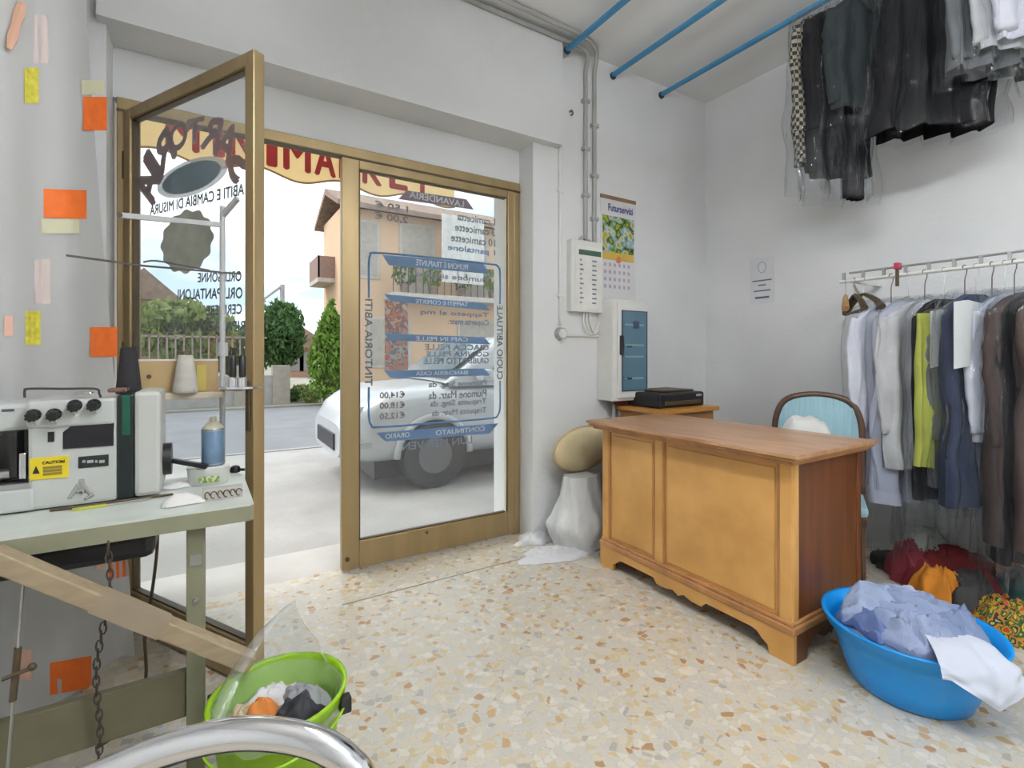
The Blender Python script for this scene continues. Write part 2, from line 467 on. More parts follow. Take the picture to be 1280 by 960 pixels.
gtext('LAVANDERIA', 512, 580, 243.5, 254.5, 8, M_wt, YT - .002)
gtext('1,50 \u20ac', 469, 510, 256, 262, 10, M_br); gtext('2,00 \u20ac', 469, 510, 270, 275, 10, M_br)
for i, (s, x0) in enumerate((('1 camicetta', 572), ('3 camicette', 569), ('10 camicette', 564), ('1 pantalone', 560))):
    gtext(s, x0, 619, 271 + i * 13.2, 277 + i * 13, 9, M_tx if i < 3 else M_bl)
# rounded border
def gline(pts, r, mat):
    MB().tube(smooth_path([gl(px, py) for px, py in pts], 4), r, 6).build('border', mat, fr)
gline([(461, 372), (461, 330), (463, 319), (471, 316), (540, 322), (612, 330), (622, 333), (625, 342), (625, 380)], .006, M_bl)
gline([(461, 484), (461, 520), (464, 531), (474, 534), (540, 529), (612, 523), (622, 519), (625, 508), (625, 476)], .006, M_bl)
gtext_v = lambda body, px, y0, y1, wpx: text_mesh('lettering', body, ((gl(px, y0).x), YT, (gl(px, y0).z + gl(px, y1).z) / 2), (0, 0, 1), (1, 0, 0), abs(gl(px, y0).z - gl(px, y1).z), abs(gl(px + wpx, y0).x - gl(px, y0).x), M_txb, fr)
gtext_v('TINTORIA ABITI', 461, 374, 482, 9); gtext_v('CUOIO ABITUALE', 625, 382, 474, 7)
banners = [((478, 325), (610, 336), 13, 'PIUMONI E TRAPUNTE'), ((480, 372), (611, 384), 9, 'TAPPETI E COPERTE'), ((480, 421), (611, 426), 9, 'CAPI IN PELLE'), ((480, 468), (611, 465), 9, 'BIANCHERIA CASA')]
for (xa, ya), (xb, yb), h, s in banners:
    gpoly('banner', [(xa, ya - h / 2), (xb - 6, yb - h / 2), (xb + 2, yb + h / 2), (xa + 8, ya + h / 2)], M_bl)
    gtext(s, 520, 585, ya + (yb - ya) * .3, ya + (yb - ya) * .8, h * .55, M_wt, YT - .002)
for s, x0, x1, ya, yb, h in (('Piumone singolo', 520, 611, 344, 350, 8), ('Tappeto al mq', 526, 611, 391, 394, 7), ('Coperta matr.', 560, 611, 402, 405, 9),
        ('GIACCA PELLE', 531, 611, 434, 434, 7), ('GONNA PELLE', 533, 611, 443, 442, 6), ('GIUBBOTTO PELLE', 530, 611, 452, 450, 7),
        ('Piumone Sing. da', 536, 608, 483, 478, 9), ('Piumone Matr. da', 536, 608, 496, 490, 9), ('Trapunta Sing. da', 538, 608, 507, 501, 9), ('Trapunta Matr. da', 540, 608, 519, 512, 9),
        ('\u20ac14,00', 475, 506, 495, 493, 9), ('\u20ac18,00', 475, 506, 508, 506, 9), ('\u20ac12,50', 475, 506, 521, 519, 9)):
    gtext(s, x0, x1, ya, yb, h, M_br if s[0] == '\u20ac' else M_tx)
gpoly('banner', [(470, 541), (623, 529), (612, 542), (482, 552)], M_bl)
gtext('ORARIO', 482, 512, 546, 543, 6, M_wt, YT - .002); gtext('CONTINUATO', 545, 606, 541, 536, 6, M_wt, YT - .002)
gtext('LUN MER VEN', 503, 590, 557, 551, 9, M_tx)
M_ad1 = stripes('advert_a', [(.52, .42, .36), (.55, .33, .22), (.20, .14, .18), (.52, .18, .07), (.35, .3, .32)], 22)
M_ad2 = stripes('advert_b', [(.45, .12, .10), (.42, .40, .34), (.15, .17, .2), (.5, .2, .15)], 25)
gpoly('photo_sticker', [(481, 375), (510, 378), (510, 417), (481, 417)], M_ad1, YT + .001)
gpoly('photo_sticker', [(481, 422), (510, 423), (510, 462), (481, 465)], M_ad2, YT + .001)

# the open leaf
LA = math.atan2(-.80, .455)
lf = thing('door_2', (FX0 + .045, YD - .012, 0), 'open bronze aluminium glass leaf swung inward with mirrored arched lettering', None, LA, kind='structure')
LW = .925
lg = leaf_parts(lf, 0.0, LW, 0.0, False, stile=.055)
for z in (.35, 1.2, 2.05):
    MB().cyl((-.008, -.012, z - .06), (-.008, -.012, z + .06), .012).build('hinge', M_bronze_d, lf, True, False)
for z in (1.02,):
    MB().box((LW - .036, -.03, z - .09), (LW - .014, -.022, z + .09), .003).box((LW - .034, .022, z - .09), (LW - .016, .03, z + .09), .003).build('lock_plate', M_bronze_d, lf, False, False)
lm = root_mat(lf); lmi = lm.inverted()
def lpx(px, py, off=0.004):
    d = ray(px, py); n = lm.to_3x3() @ Vector((0, 1, 0)); p0 = lm @ Vector((0, off, 0))
    t = (p0 - EYE).dot(n) / d.dot(n)
    return lmi @ (EYE + d * t)
def ltext(body, x0, x1, ya, yb, hpx, mat):
    a, b = lpx(x0, ya), lpx(x1, yb); s = (x1 - x0)
    m = lpx((x0 + x1) / 2, (ya + yb) / 2); t = lpx((x0 + x1) / 2, (ya + yb) / 2 - hpx)
    ex = (a - b).normalized()
    text_mesh('lettering', body, m, ex, Vector((0, 1, 0)).cross(ex) * -1 if False else Vector((0, 0, 1)) - ex * ex.z, (a - b).length, t.z - m.z, mat, lf, .0012, False)
M_arch = pm('print_mauve', (.42, .29, .30), .6, sub=.5)
arch = [('S', 300, 203, 62), ('A', 283, 178, 34), ('R', 264, 167, 18), ('T', 243, 163, 5), ('O', 222, 170, -10), ('R', 204, 189, -28), ('I', 191, 208, -44), ('A', 182, 232, -66)]
for ch, px, py, ang in arch:
    m = lpx(px, py)
    a = R(ang)
    ex = Vector((-math.cos(a), 0, math.sin(a))); ey = Vector((math.sin(a), 0, math.cos(a)))
    hw_ = abs(lpx(px + 10, py).x - lpx(px - 10, py).x) * abs(math.cos(a)) + abs(lpx(px, py + 10).z - lpx(px, py - 10).z) * abs(math.sin(a))
    hh_ = abs(lpx(px, py + 14).z - lpx(px, py - 14).z) * abs(math.cos(a)) + abs(lpx(px + 14, py).x - lpx(px - 14, py).x) * abs(math.sin(a))
    text_mesh('lettering', ch, m, ex, ey, hw_ * (.35 if ch == 'I' else 1), hh_ * .9, M_arch, lf, .0012, False, bold=.06)
oc = lpx(237, 222); ow = (lpx(274, 222) - lpx(199, 222)).length / 2; oh = abs(lpx(237, 203).z - lpx(237, 241).z) / 2
def disc_poly(c, w, h, n, am): return [(c.x + w * (1 + am * (k % 2)) * math.cos(2 * PI * k / n), c.z + h * (1 + am * (k % 2)) * math.sin(2 * PI * k / n)) for k in range(n)]
MB().prism(disc_poly(oc, ow * .92, oh * .92, 72, .06), (1, 0, 0), (0, 0, 1), (0, .0012, 0), (0, .005, 0)).build('oval_emblem', pm('print_steel_blue', (.27, .40, .47), .6, sub=.5), lf, False, False)
MB().prism(disc_poly(oc, ow * 1.15, oh * 1.18, 48, 0), (1, 0, 0), (0, 0, 1), (0, .0008, 0), (0, .0066, 0)).build('oval_halo', film('sheer_white', gloss=.04, haze=.55, bump=0), lf, False, False)
ltext('ABITI E CAMBIA DI MISURA', 183, 299, 264, 237, 13, M_txb)
fc = lpx(232, 302); fw_ = (lpx(262, 302) - lpx(199, 302)).length / 2; fh_ = abs(lpx(231, 265).z - lpx(231, 342).z) / 2
MB().prism([(fc.x + fw_ * (1 + .045 * math.cos(12 * t)) * math.cos(t) , fc.z + fh_ * (1 + .045 * math.cos(12 * t)) * math.sin(t)) for t in [2 * PI * k / 96 for k in range(96)]], (1, 0, 0), (0, 0, 1), (0, .0012, 0), (0, .005, 0)).build('round_sticker', pm('sticker_beige', (.60, .60, .52), .7, var=.18, scale=14, sub=.5), lf, False, False)
for x0, x1, ya, h, s in ((246, 300, 347, 12, 'ORLI GONNE'), (220, 300, 368, 13, 'ORLI PANTALONI'), (257, 301, 388, 12, 'CERNIERE'), (206, 302, 409, 11, 'RIPARAZIONI VARIE')):
    ltext(s, x0, x1, ya, ya - 2, h, M_txb)

# ------------------------------------------------------------------ added fill lamps (out of view, put in to brighten the room)
def fill_lamp(c, label, power, hood, half=.66):
    """a pair of tubes running along y"""
    t = thing('added_fill_lamp', (c.x, c.y, ZC), label, 'lamp')
    if hood: MB().box(c + Vector((-.085, -half - .06, .034)), c + Vector((.085, half + .06, .05)), .004).build('hood', M_white, t)
    else: MB().box(c + Vector((-.012, -half - .04, -.01)), c + Vector((.012, half + .04, .02)), .004).build('spine', M_white, t)
    for yy in (-half * .7, half * .7): MB().cyl(c + Vector((0, yy, .01)), (c.x, c.y + yy, ZC), .003, 6).build('hanging_wire', M_steel, t)
    em = bpy.data.materials.new('fill_tube_glow'); em.use_nodes = True
    eb = em.node_tree.nodes['Principled BSDF']
    eb.inputs['Emission Color'].default_value = (.97, .985, 1.0, 1); eb.inputs['Emission Strength'].default_value = power
    for xx in (-.06, .06):
        MB().cyl(c + Vector((xx, -half, 0)), c + Vector((xx, half, 0)), .019, 12).build('tube', em, t, True)
        for yy in (-half - .01, half + .01):
            MB().box(c + Vector((min(0, xx) - .022, yy - .012, -.022)), c + Vector((max(0, xx) + .022, yy + .012, .03))).build('tube_socket', M_white, t)
fill_lamp(Vector((.66, .32, 2.66)), 'added hooded fluorescent fill lamp, unseen over the shop floor', FILL_GLOW, True)
fill_lamp(Vector((1.5, -1.35, 2.74)), 'added bare fluorescent fill lamp, unseen at the back of the shop', FILL_GLOW, False)

# ------------------------------------------------------------------ blue rods, conduits and boxes on the wall
RZ = 3.215
for px, py, lab in ((708.3, 59.6, 'blue steel rod under the ceiling whose end crosses the bent grey conduits'), (765.7, 94.8, 'blue steel rod under the ceiling between the other two'), (826.1, 116.4, 'blue steel rod under the ceiling that carries the dark garments')):
    p = on_y(px, py, YW if px > 710 else YL)
    t = thing('ceiling_rod', (p.x, p.y, RZ), lab, 'rod', group='blue rods under the ceiling')
    MB().box((p.x - .016, YB, RZ - .012), (p.x + .016, p.y, RZ + .012), .003).build('bar', M_blue_rod, t)
    MB().cyl((p.x, p.y - .012, RZ - .005), (p.x, p.y, RZ - .005), .026, 12).build('wall_plug', pm('dark_teal', (.02, .06, .09), .6), t, True)
RX3 = on_y(826.1, 116.4, YW).x

M_pvc = pm('grey_pvc', (.40, .40, .385), .5)
def conduit(label, pts, r, mat=None, clips=()):
    t = thing('conduit', pts[-1], label, 'conduit', group='conduits on the door wall')
    MB().tube(smooth_path(pts, 5), r, 10).build('pipe', mat or M_pvc, t, 'all')
    for c in clips: MB().box((c[0] - r * 1.9, c[1] - r * 1.3, c[2] - .012), (c[0] + r * 1.9, c[1] + r * 1.6, c[2] + .012), .003).build('pipe_clip', mat or M_pvc, t)
XA, XBp = on_y(732.5, 120, YW - .02).x, on_y(743.5, 120, YW - .02).x
ya = YW - .016
conduit('grey conduit along the lintel top bending down the wall, inner one', [(-.3, YL - .016, 3.262), (1.2, YL - .016, 3.262), (1.95, YL - .016, 3.262), (XA - .09, YL - .014, 3.262), (XA - .02, YL, 3.235), (XA, ya, 3.15), (XA, ya, 3.0), (XA, ya, 2.5), (XA, ya, 1.98)], .015, None, [(XA, ya, z) for z in (2.95, 2.62, 2.3)])
conduit('grey conduit along the ceiling bending down the wall, outer one', [(-.3, 2.47, ZC - .016), (1.2, 2.47, ZC - .016), (2.0, 2.48, ZC - .016), (XBp - .1, 2.52, ZC - .016), (XBp - .02, 2.58, 3.25), (XBp, ya, 3.16), (XBp, ya, 3.0), (XBp, ya, 2.5), (XBp, ya, 1.98)], .015, None, [(XBp, ya, z) for z in (2.8, 2.45, 2.15)])
XJ = on_y(699, 300, YW).x
conduit('thin white conduit dropping from the lintel to a round junction box', [(XJ, YW - .011, 2.6), (XJ, YW - .011, 2.2), (XJ, YW - .011, 1.8), (XJ, YW - .011, 1.40)], .011, M_white, [(XJ, YW - .011, z) for z in (2.3, 1.6)])
zj = on_y(698, 417, YW).z
conduit('short white conduit between the round junction box and the meter cabinet', [(XJ + .03, YW - .011, zj - .01), (XJ + .15, YW - .011, zj - .01), (2.35, YW - .011, zj - .01)], .010, M_white)
jb = thing('junction_box', (XJ, YW, zj), 'round grey junction box below the thin white conduit', 'junction box')
MB().cyl((XJ, YW, zj), (XJ, YW - .04, zj), .042, 20, .038).build('body', M_pvc, jb, True)
MB().cyl((XJ, YW - .04, zj), (XJ, YW - .045, zj), .03, 20).build('lid', M_white, jb, True)
sk = on_y(712, 142, YW)
hl = thing('wall_hook', sk, 'small rusty hook in the wall beside the conduits', 'hook')
MB().tube(smooth_path([sk + Vector((0, 0, .01)), sk + Vector((0, -.02, .012)), sk + Vector((.008, -.026, -.008)), sk + Vector((0, -.012, -.018))], 4), .006, 6).build('hook_wire', pm('rust', (.16, .11, .06), .8), hl, True)
for k in range(3):
    conduit(('inner', 'middle', 'outer')[k] + ' loop of white cable below the price list box', [(2.2 + .028 * k, YW - .02, 1.52), (2.19 + .03 * k, YW - .03, 1.42), (2.24 + .025 * k, YW - .03, 1.345 - .0 * k), (2.31, YW - .02, 1.36 + .02 * k), (2.36, YW - .018, 1.40 + .025 * k)], .007, M_white)

# price list box
a, b = on_y(708, 303, YW), on_y(747, 390, YW)
pl = thing('fuse_box', (a.x, YW, b.z), 'white fuse box with a printed list pasted on its cover', 'fuse box')
z0, z1 = on_y(728, 391, YW).z, on_y(728, 303, YW).z
MB().box((a.x, YW - .055, z0), (b.x, YW, z1), .006).build('body', M_white, pl)
MB().box((a.x + .035, YW - .058, z0 + .02), (b.x - .01, YW - .0545, z1 - .04)).build('list_sheet', pm('paper_white', (.74, .74, .70), .8), pl)
MB().box((a.x + .06, YW - .0595, z1 - .10), (b.x - .02, YW - .0575, z1 - .065)).build('heading_bar', pm('print_green', (.06, .12, .08), .7), pl)
for k in range(10):
    zz = z1 - .135 - k * .032
    MB().box((a.x + .07, YW - .0592, zz - .005), (a.x + .085 + .008 * (k % 3), YW - .0575, zz + .005)).build('printed_line', M_tx, pl)
    MB().box((b.x - .10, YW - .0592, zz - .005), (b.x - .06 - .006 * (k % 2), YW - .0575, zz + .005)).build('printed_line', M_tx, pl)
MB().tube(smooth_path([(a.x + .08, YW - .03, z1), (a.x + .12, YW - .03, z1 + .03), (a.x + .2, YW - .03, z1 + .0)], 4), .007, 6).build('cable_tail', M_pvc, pl, True)

# calendar
cx0, cx1 = on_y(750, 300, YW).x, on_y(794, 300, YW).x
cz1, cz0 = on_y(760, 245, YW).z, on_y(772, 377, YW).z
cl = thing('wall_calendar', ((cx0 + cx1) / 2, YW, cz0), 'long wall calendar with a green and blue picture above the date grid', 'calendar')
yy = YW - .004
MB().box((cx0, yy, cz0), (cx1, YW, cz1)).build('sheet', pm('calendar_paper', (.66, .65, .66), .7, var=.05), cl)
MB().box((cx0, yy - .004, cz1 - .022), (cx1, YW, cz1 + .004)).build('binding_strip', pm('calendar_strip', (.25, .15, .08), .6), cl)
m_pic = stripes('calendar_picture', [(.30, .36, .03), (.05, .07, .03), (.18, .30, .05), (.25, .40, .55), (.55, .55, .42), (.42, .36, .04)], 16)
MB().box((cx0 + .02, yy - .002, cz1 - .40), (cx1 - .02, yy + .001, cz1 - .14)).build('picture', m_pic, cl)
MB().box((cx0 + .02, yy - .002, cz1 - .455), (cx1 - .02, yy + .001, cz1 - .40)).build('caption_band', pm('calendar_ochre', (.62, .42, .08), .7), cl)
text_mesh('lettering', 'Futurservizi', ((cx0 + cx1) / 2 + .02, yy - .001, cz1 - .08), (1, 0, 0), (0, 0, 1), .24, .05, pm('ink_blue', (.07, .08, .25), .6), cl)
for k in range(4):
    zz = cz1 - .49 - .052 * k
    if zz < cz0 + .03: break
    for q in range(6):
        MB().box((cx0 + .035 + q * .046, yy - .0015, zz - .012), (cx0 + .055 + q * .046, yy, zz + .012)).build('date_mark', pm('ink_mauve', (.42, .38, .46), .7), cl)
MB().ball(((cx0 + cx1) / 2, yy, cz1 - .445), .03, 1, .1, 1, 12, 8).build('red_seal', pm('seal_red', (.70, .22, .12), .6), cl)

# electric panel
ex0, ex1, ez0, ez1, ey0 = 2.335, 2.665, .885, 1.585, YW - .16
ep = thing('electric_panel', ((ex0 + ex1) / 2, YW, ez0), 'white electric panel box with blue-tinted window door and black latch', 'electric panel')
MB().box((ex0, ey0, ez0), (ex1, YW, ez1), .008).build('cabinet', M_white, ep)
dr = MB().box((ex0 + .035, ey0 - .014, ez0 + .02), (ex1 - .004, ey0, ez1 - .02), .006).build('panel_door', M_white, ep)
wx0, wx1, wz0, wz1 = ex0 + .075, ex1 - .028, ez0 + .075, ez1 - .085
MB().box((wx0, ey0 - .018, wz0), (wx1, ey0 - .0135, wz1)).build('window', pm('blue_window', (.105, .20, .27), .16, var=.05), dr)
for q in (((wx0 - .008, wz0 - .008), (wx1 + .008, wz0)), ((wx0 - .008, wz1), (wx1 + .008, wz1 + .008)), ((wx0 - .008, wz0), (wx0, wz1)), ((wx1, wz0), (wx1 + .008, wz1))):
    MB().box((q[0][0], ey0 - .02, q[0][1]), (q[1][0], ey0 - .0135, q[1][1])).build('window_rim', pm('rim_navy', (.03, .06, .09), .4), dr)
for r_, zz in enumerate((wz1 - .09, wz1 - .23, wz1 - .31, wz0 + .08)):
    MB().box((wx0 + .02, ey0 - .019, zz - .006), (wx1 - .03, ey0 - .0175, zz + .006)).build('breaker_row', pm('pale_strip', (.20, .31, .36), .3), dr)
MB().box((wx0 + .10, ey0 - .0195, wz1 - .115), (wx0 + .155, ey0 - .0175, wz1 - .065)).build('breaker', pm('breaker_navy', (.03, .05, .13), .4), dr)
for zz in (wz1 - .235, wz0 + .085):
    MB().box((wx0 + .04, ey0 - .0195, zz - .012), (wx0 + .085, ey0 - .0175, zz)).build('breaker', M_black, dr)
MB().box((ex0 + .045, ey0 - .035, 1.2), (ex0 + .075, ey0 - .013, 1.335), .008).build('latch', M_black, dr)
for k in range(3):
    conduit(('left', 'middle', 'right')[k] + ' grey pipe running from the electric panel to the floor', [(ex0 + .11 + .06 * k, YW - .05, ez0 + .01), (ex0 + .11 + .06 * k, YW - .05, .5), (ex0 + .11 + .06 * k, YW - .05, 0)], .014)

# notice on the right wall
pa, pb = on_x(938, 324, XR), on_x(968, 378, XR)
nt_ = thing('wall_notice', (XR, (pa.y + pb.y) / 2, pb.z), 'small pale paper notice pinned to the bare right wall', 'notice')
xx = XR - .002
MB().box((xx, pb.y, pb.z), (XR, pa.y, pa.z)).build('sheet', pm('notice_paper', (.66, .67, .70), .8, var=.03), nt_)
ym = (pa.y + pb.y) / 2; hh = pa.z - pb.z
MB().tube([(xx, ym + .03 * math.cos(t), pa.z - hh * .22 + .04 * math.sin(t)) for t in [2 * PI * k / 16 for k in range(16)]], .0018, 5, True).build('ring_mark', M_tx, nt_)
for k, (z_, w_, m_) in enumerate(((.50, .075, M_tx), (.60, .03, M_tx), (.72, .065, M_tx), (.86, .055, M_txb))):
    MB().box((xx - .001, ym - w_, pa.z - hh * z_ - (.006 if k < 3 else .010)), (xx, ym + w_, pa.z - hh * z_ + .004)).build('handwritten_line', m_, nt_)

# ------------------------------------------------------------------ curtain on the left
cu_c = pm('sheer_curtain', (.66, .66, .655), .85, var=.04, scale=3, sub=.3)
def cbase(x):
    P = [(-2.0, 2.02), (-.75, 2.075), (-.60, 2.10), (-.52, 2.15), (-.44, 2.27), (-.36, 2.36), (-.27, 2.40), (0, 2.42)]
    for (a, ya_), (b, yb_) in zip(P, P[1:]):
        if x <= b: return ya_ + (yb_ - ya_) * max(0, (x - a)) / (b - a)
    return 2.5
def on_curtain(px, py):
    d = ray(px, py); t = 1.2
    while t < 2.6:
        p = EYE + d * t
        if p.y >= cur(p.x, p.z): break
        t += .004
    return EYE + d * t
def cur(x, z):
    """y of the curtain surface; hangs from the lintel in broad folds"""
    t = (2.75 - z) / 2.75
    y = cbase(x) + .042 * math.sin(x * 19 + .4) + .022 * math.sin(x * 41 + 1.5 + .5 * z) + .012 * noise.noise(Vector((x * 6, z * 1.4, 3)))
    return y
def cx_edge(z): return -.375 + .135 * max(0, (2.5 - z) / 2.5) ** 1.2
ct = thing('shop_curtain', (-.9, 2.1, .02), 'tall white sheer curtain with orange and yellow printed patches', 'curtain')
def cf(u, v):
    z = 3.2 - v * 3.18
    x0, x1 = -1.85, cx_edge(z)
    x = x0 + (x1 - x0) * u
    return Vector((x, cur(x, z), z))
MB().grid(cf, 90, 40).build('curtain_cloth', cu_c, ct, 'all')
MB().tube([(x, cbase(x), 3.2) for x in (-1.9, -.75, -.6, -.52, -.44, -.36)], .012, 10).build('curtain_rod', M_white, ct, True)
def patch(px0, py0, px1, py1, mat, sk=0.0):
    P = [[on_curtain(px0 + (px1 - px0) * i / 9, py0 + (py1 - py0) * j / 5 + sk * (i / 9 - .5)) for i in range(10)] for j in range(6)]
    nrm = (P[0][9] - P[0][0]).cross(P[5][0] - P[0][0]).normalized()
    if nrm.y > 0: nrm = -nrm
    def f(u, v): return P[round(v * 5)][round(u * 9)] + nrm * .005
    MB().grid(f, 10, 6).build('printed_patch', mat, ct, 'all')
M_orf = pm('orange_faint', (.80, .50, .40), .8, var=.05); M_yef = pm('yellow_faint', (.66, .65, .45), .8, var=.05); M_pk = pm('pink_faint', (.66, .56, .53), .8, var=.04)
for q in ((102, 121, 132, 163, M_orange, 0), (53, 237, 107, 273, M_orange, 2), (111, 409, 145, 446, M_orange, 0), (61, 824, 113, 864, M_orange, -9), (136, 682, 160, 722, M_orange, -6),
          (29, 85, 47, 129, M_yellow, 0), (30, 389, 49, 431, M_yellow, 0), (50, 274, 98, 292, M_yef, 0), (4, 395, 16, 420, M_orf, 0), (42, 325, 62, 380, M_pk, 0), (42, 20, 60, 80, M_pk, 0),
          (22, 812, 38, 850, M_orf, 0), (118, 692, 130, 712, M_orf, 0), (100, 100, 128, 118, M_yef, 0)):
    patch(*q)
rb = [on_curtain(30 - 4 * k, 10 + 14 * k) - Vector((0, .02, 0)) for k in range(5)]
MB().tube(rb, [.012, .015, .012, .014, .006], 6).build('ribbon', pm('ribbon_peach', (.70, .42, .30), .8), ct, True)

# ------------------------------------------------------------------ sewing table
TZ, TX0, TX1, TY0, TY1 = .78, -1.45, .112, 1.575, 2.03
tb = thing('sewing_table', (-.6, 1.8, 0), 'industrial sewing table with pale top and olive steel legs', 'table')
poly = [(TX0, TY0), (TX1 - .01, TY0), (TX1, TY0 + .012), (TX1 - .005, TY1 - .06), (TX1 - .03, TY1), (TX0, TY1)]
MB().prism(poly, (1, 0, 0), (0, 1, 0), (0, 0, .006), (0, 0, TZ - .006)).build('table_top', M_tabletop, tb)
MB().prism([(x * 1.0, y) for x, y in poly], (1, 0, 0), (0, 1, 0), (0, 0, .042), (0, 0, TZ - .048)).build('top_edge', M_olive, tb)
LXa = -.028
for x in (LXa, -1.35):
    for y in (1.64, 1.98):
        lg_ = MB().box((x - .022, y - .02, .0), (x + .022, y + .02, TZ - .048), .003).build('leg', M_olive, tb)
        if y < 1.7: MB().box((x - .014, y - .024, .62), (x + .014, y - .019, .65)).cyl((x, y - .026, .52), (x, y - .019, .52), .008, 8).build('leg_bolt', M_steel, lg_)
MB().box((-1.33, 1.632, .20), (LXa - .022, 1.655, .328), .003).build('stretcher', pm('olive_board', (.15, .135, .08), .6, var=.15), tb)
MB().box((-.56, 1.62, .66), (-.12, 1.95, .73), .02).build('oil_pan', M_black, tb)
p, q = on_y(-12, 694, 1.54), on_y(314, 828, 1.52)
MB().beam(p, q, .05, .042, bev=.004).build('brace', M_plank, tb)
p2, q2 = p.lerp(q, .36), p.lerp(q, .62)
MB().beam(p2, q2, .0525, .0445).build('tape_wrap', pm('tape_beige', (.30, .24, .17), .5), tb)
# chain and pull rod
chn = thing('pedal_chain', (on_y(120, 945, 1.6)), 'rusty steel chain hanging from the sewing machine to its pedal', 'chain')
mb = MB(); c0, c1 = on_y(135, 686, 1.57), on_y(118, 960, 1.60)
n = 26
for k in range(n):
    p = c0.lerp(c1, k / (n - 1)) + Vector((.008 * math.sin(k * .35), 0, 0)); L = (c0 - c1).length / n * .72
    ax = Vector((1, 0, 0)) if k % 2 else Vector((0, 1, 0))
    mb.tube([p + Vector((0, 0, math.sin(t) * L)) + ax * .0065 * math.cos(t) for t in [2 * PI * j / 10 for j in range(10)]], .0021, 5, True)
mb.cyl(c0, c0 + Vector((0, .02, .05)), .003, 6)
mb.build('links', pm('chain_rust', (.10, .08, .07), .6, .6), chn, True)
tag(chn.children[0] if chn.children else chn, kind=None)
prd = thing('pull_rod', on_y(10, 958, 1.60), 'thin steel treadle rod with a wing clamp beside the chain', 'rod')
r0, r1 = on_y(31, 712, 1.57), on_y(9, 965, 1.57)
MB().tube([r0 + Vector((.0, .03, .06)), r0, r1], .0032, 6).build('rod', M_steel, prd, True)
rm = r0.lerp(r1, .52)
MB().tube([rm + Vector((.004, 0, .06)), rm, rm - Vector((.005, 0, .06))], .007, 8).build('sleeve', M_bronze_d, prd, True)
MB().tube([rm - Vector((.02, .01, .0)), rm + Vector((.03, -.01, .01))], .005, 6).ball(rm + Vector((.03, -.01, .012)), .009, u=8, v=6).build('wing_screw', M_bronze_d, prd, True)
pdl = thing('foot_pedal', (-.42, 1.55, 0), 'flat steel foot pedal under the sewing table', 'pedal')
MB().box((-.75, 1.32, .08), (-.12, 1.60, .10), .004, Euler((R(-7), 0, 0)).to_matrix()).build('plate', M_steel, pdl)
MB().cyl((-1.33, 1.62, .10), (LXa, 1.62, .10), .012, 10).box((-.5, 1.60, 0), (-.46, 1.635, .1)).box((-.3, 1.60, 0), (-.26, 1.635, .1)).build('pivot', M_steel, pdl, True)
cb = thing('power_cable', on_y(196, 668, 2.0), 'dark cable hanging from the back of the sewing table', 'cable')
MB().tube(smooth_path([on_y(197, 655, 1.99), on_y(196, 690, 1.99), on_y(190, 740, 2.0), on_y(181, 790, 2.0), on_y(182, 850, 1.98), on_z(165, 905, .006), on_z(120, 935, .006)], 5), .005, 6).build('cord', M_bronze_d, cb, True)

# ------------------------------------------------------------------ overlock machine
MX1, MX0, MY0, MY1, MZ0, MZ1 = -.118, -.64, 1.795, 2.0, TZ + .004, 1.09
mc = thing('overlock_machine', (-.35, 1.9, TZ), 'grey industrial overlock sewing machine with four black tension knobs', 'sewing machine')
def mfp(px, py, y=MY0): return on_y(px, py, y)
xs = lambda px: on_y(px, 560, MY0).x
X35 = xs(34); X148 = xs(147); X167 = xs(167)
MB().box((X35, MY0, MZ0), (X148, MY1, MZ1 - .012), .010).build('body', M_mach, mc)
MB().box((MX0, MY0 + .035, MZ1 - .095), (X35 + .01, MY1, MZ1 - .02), .012).build('head_arm', M_mach, mc)
MB().box((MX0, MY0 + .07, MZ0 + .06), (X35 + .01, MY1, MZ1 - .09)).build('head_recess', pm('recess_steel', (.19, .19, .18), .5, .5), mc)
MB().box((MX0, MY0 - .004, MZ0), (X35 + .015, MY1 - .04, MZ0 + .062), .008).build('bed', M_mach, mc)
MB().box((MX0, MY0 + .0, MZ0 + .062), (X35 + .005, MY0 + .1, MZ0 + .075)).build('needle_plate', M_steel, mc)
for (x, z, w, h, d, m_) in ((X35 - .030, MZ0 + .15, .016, .12, .02, M_black), (X35 - .062, MZ0 + .14, .010, .13, .012, M_chrome), (X35 - .05, MZ0 + .10, .05, .018, .012, M_steel), (X35 - .085, MZ0 + .12, .018, .08, .02, M_black), (X35 - .012, MZ0 + .12, .014, .07, .02, M_chrome), (X35 - .075, MZ0 + .17, .03, .02, .02, M_chrome)):
    MB().box((x - w / 2, MY0 + .02 - d / 2, z - h / 2), (x + w / 2, MY0 + .08, z + h / 2), .003).build('looper_part', m_, mc)
MB().box((X148, MY0 - .004, MZ0 + .004), (X167, MY1 - .01, MZ1 - .004), .004).build('belt_cover_band', pm('band_black', (.008, .014, .014), .35), mc)
gb0, gb1 = xs(153), xs(163)
MB().box((gb0, MY0 - .006, MZ1 - .12), (gb1, MY0 - .003, MZ1 - .006)).build('green_stripe', pm('stripe_green', (.006, .09, .055), .4), mc)
MB().box((X167, MY0 - .002, MZ0 + .002), (MX1, MY1, MZ1 + .004), .012).build('belt_cover', pm('cover_enamel', (.50, .51, .48), .4, var=.04), mc)
hw = MB().cyl((MX1, MY0 + .1, MZ0 + .09), (MX1 + .022, MY0 + .1, MZ0 + .09), .05, 22).build('hand_wheel', M_black, mc, True)
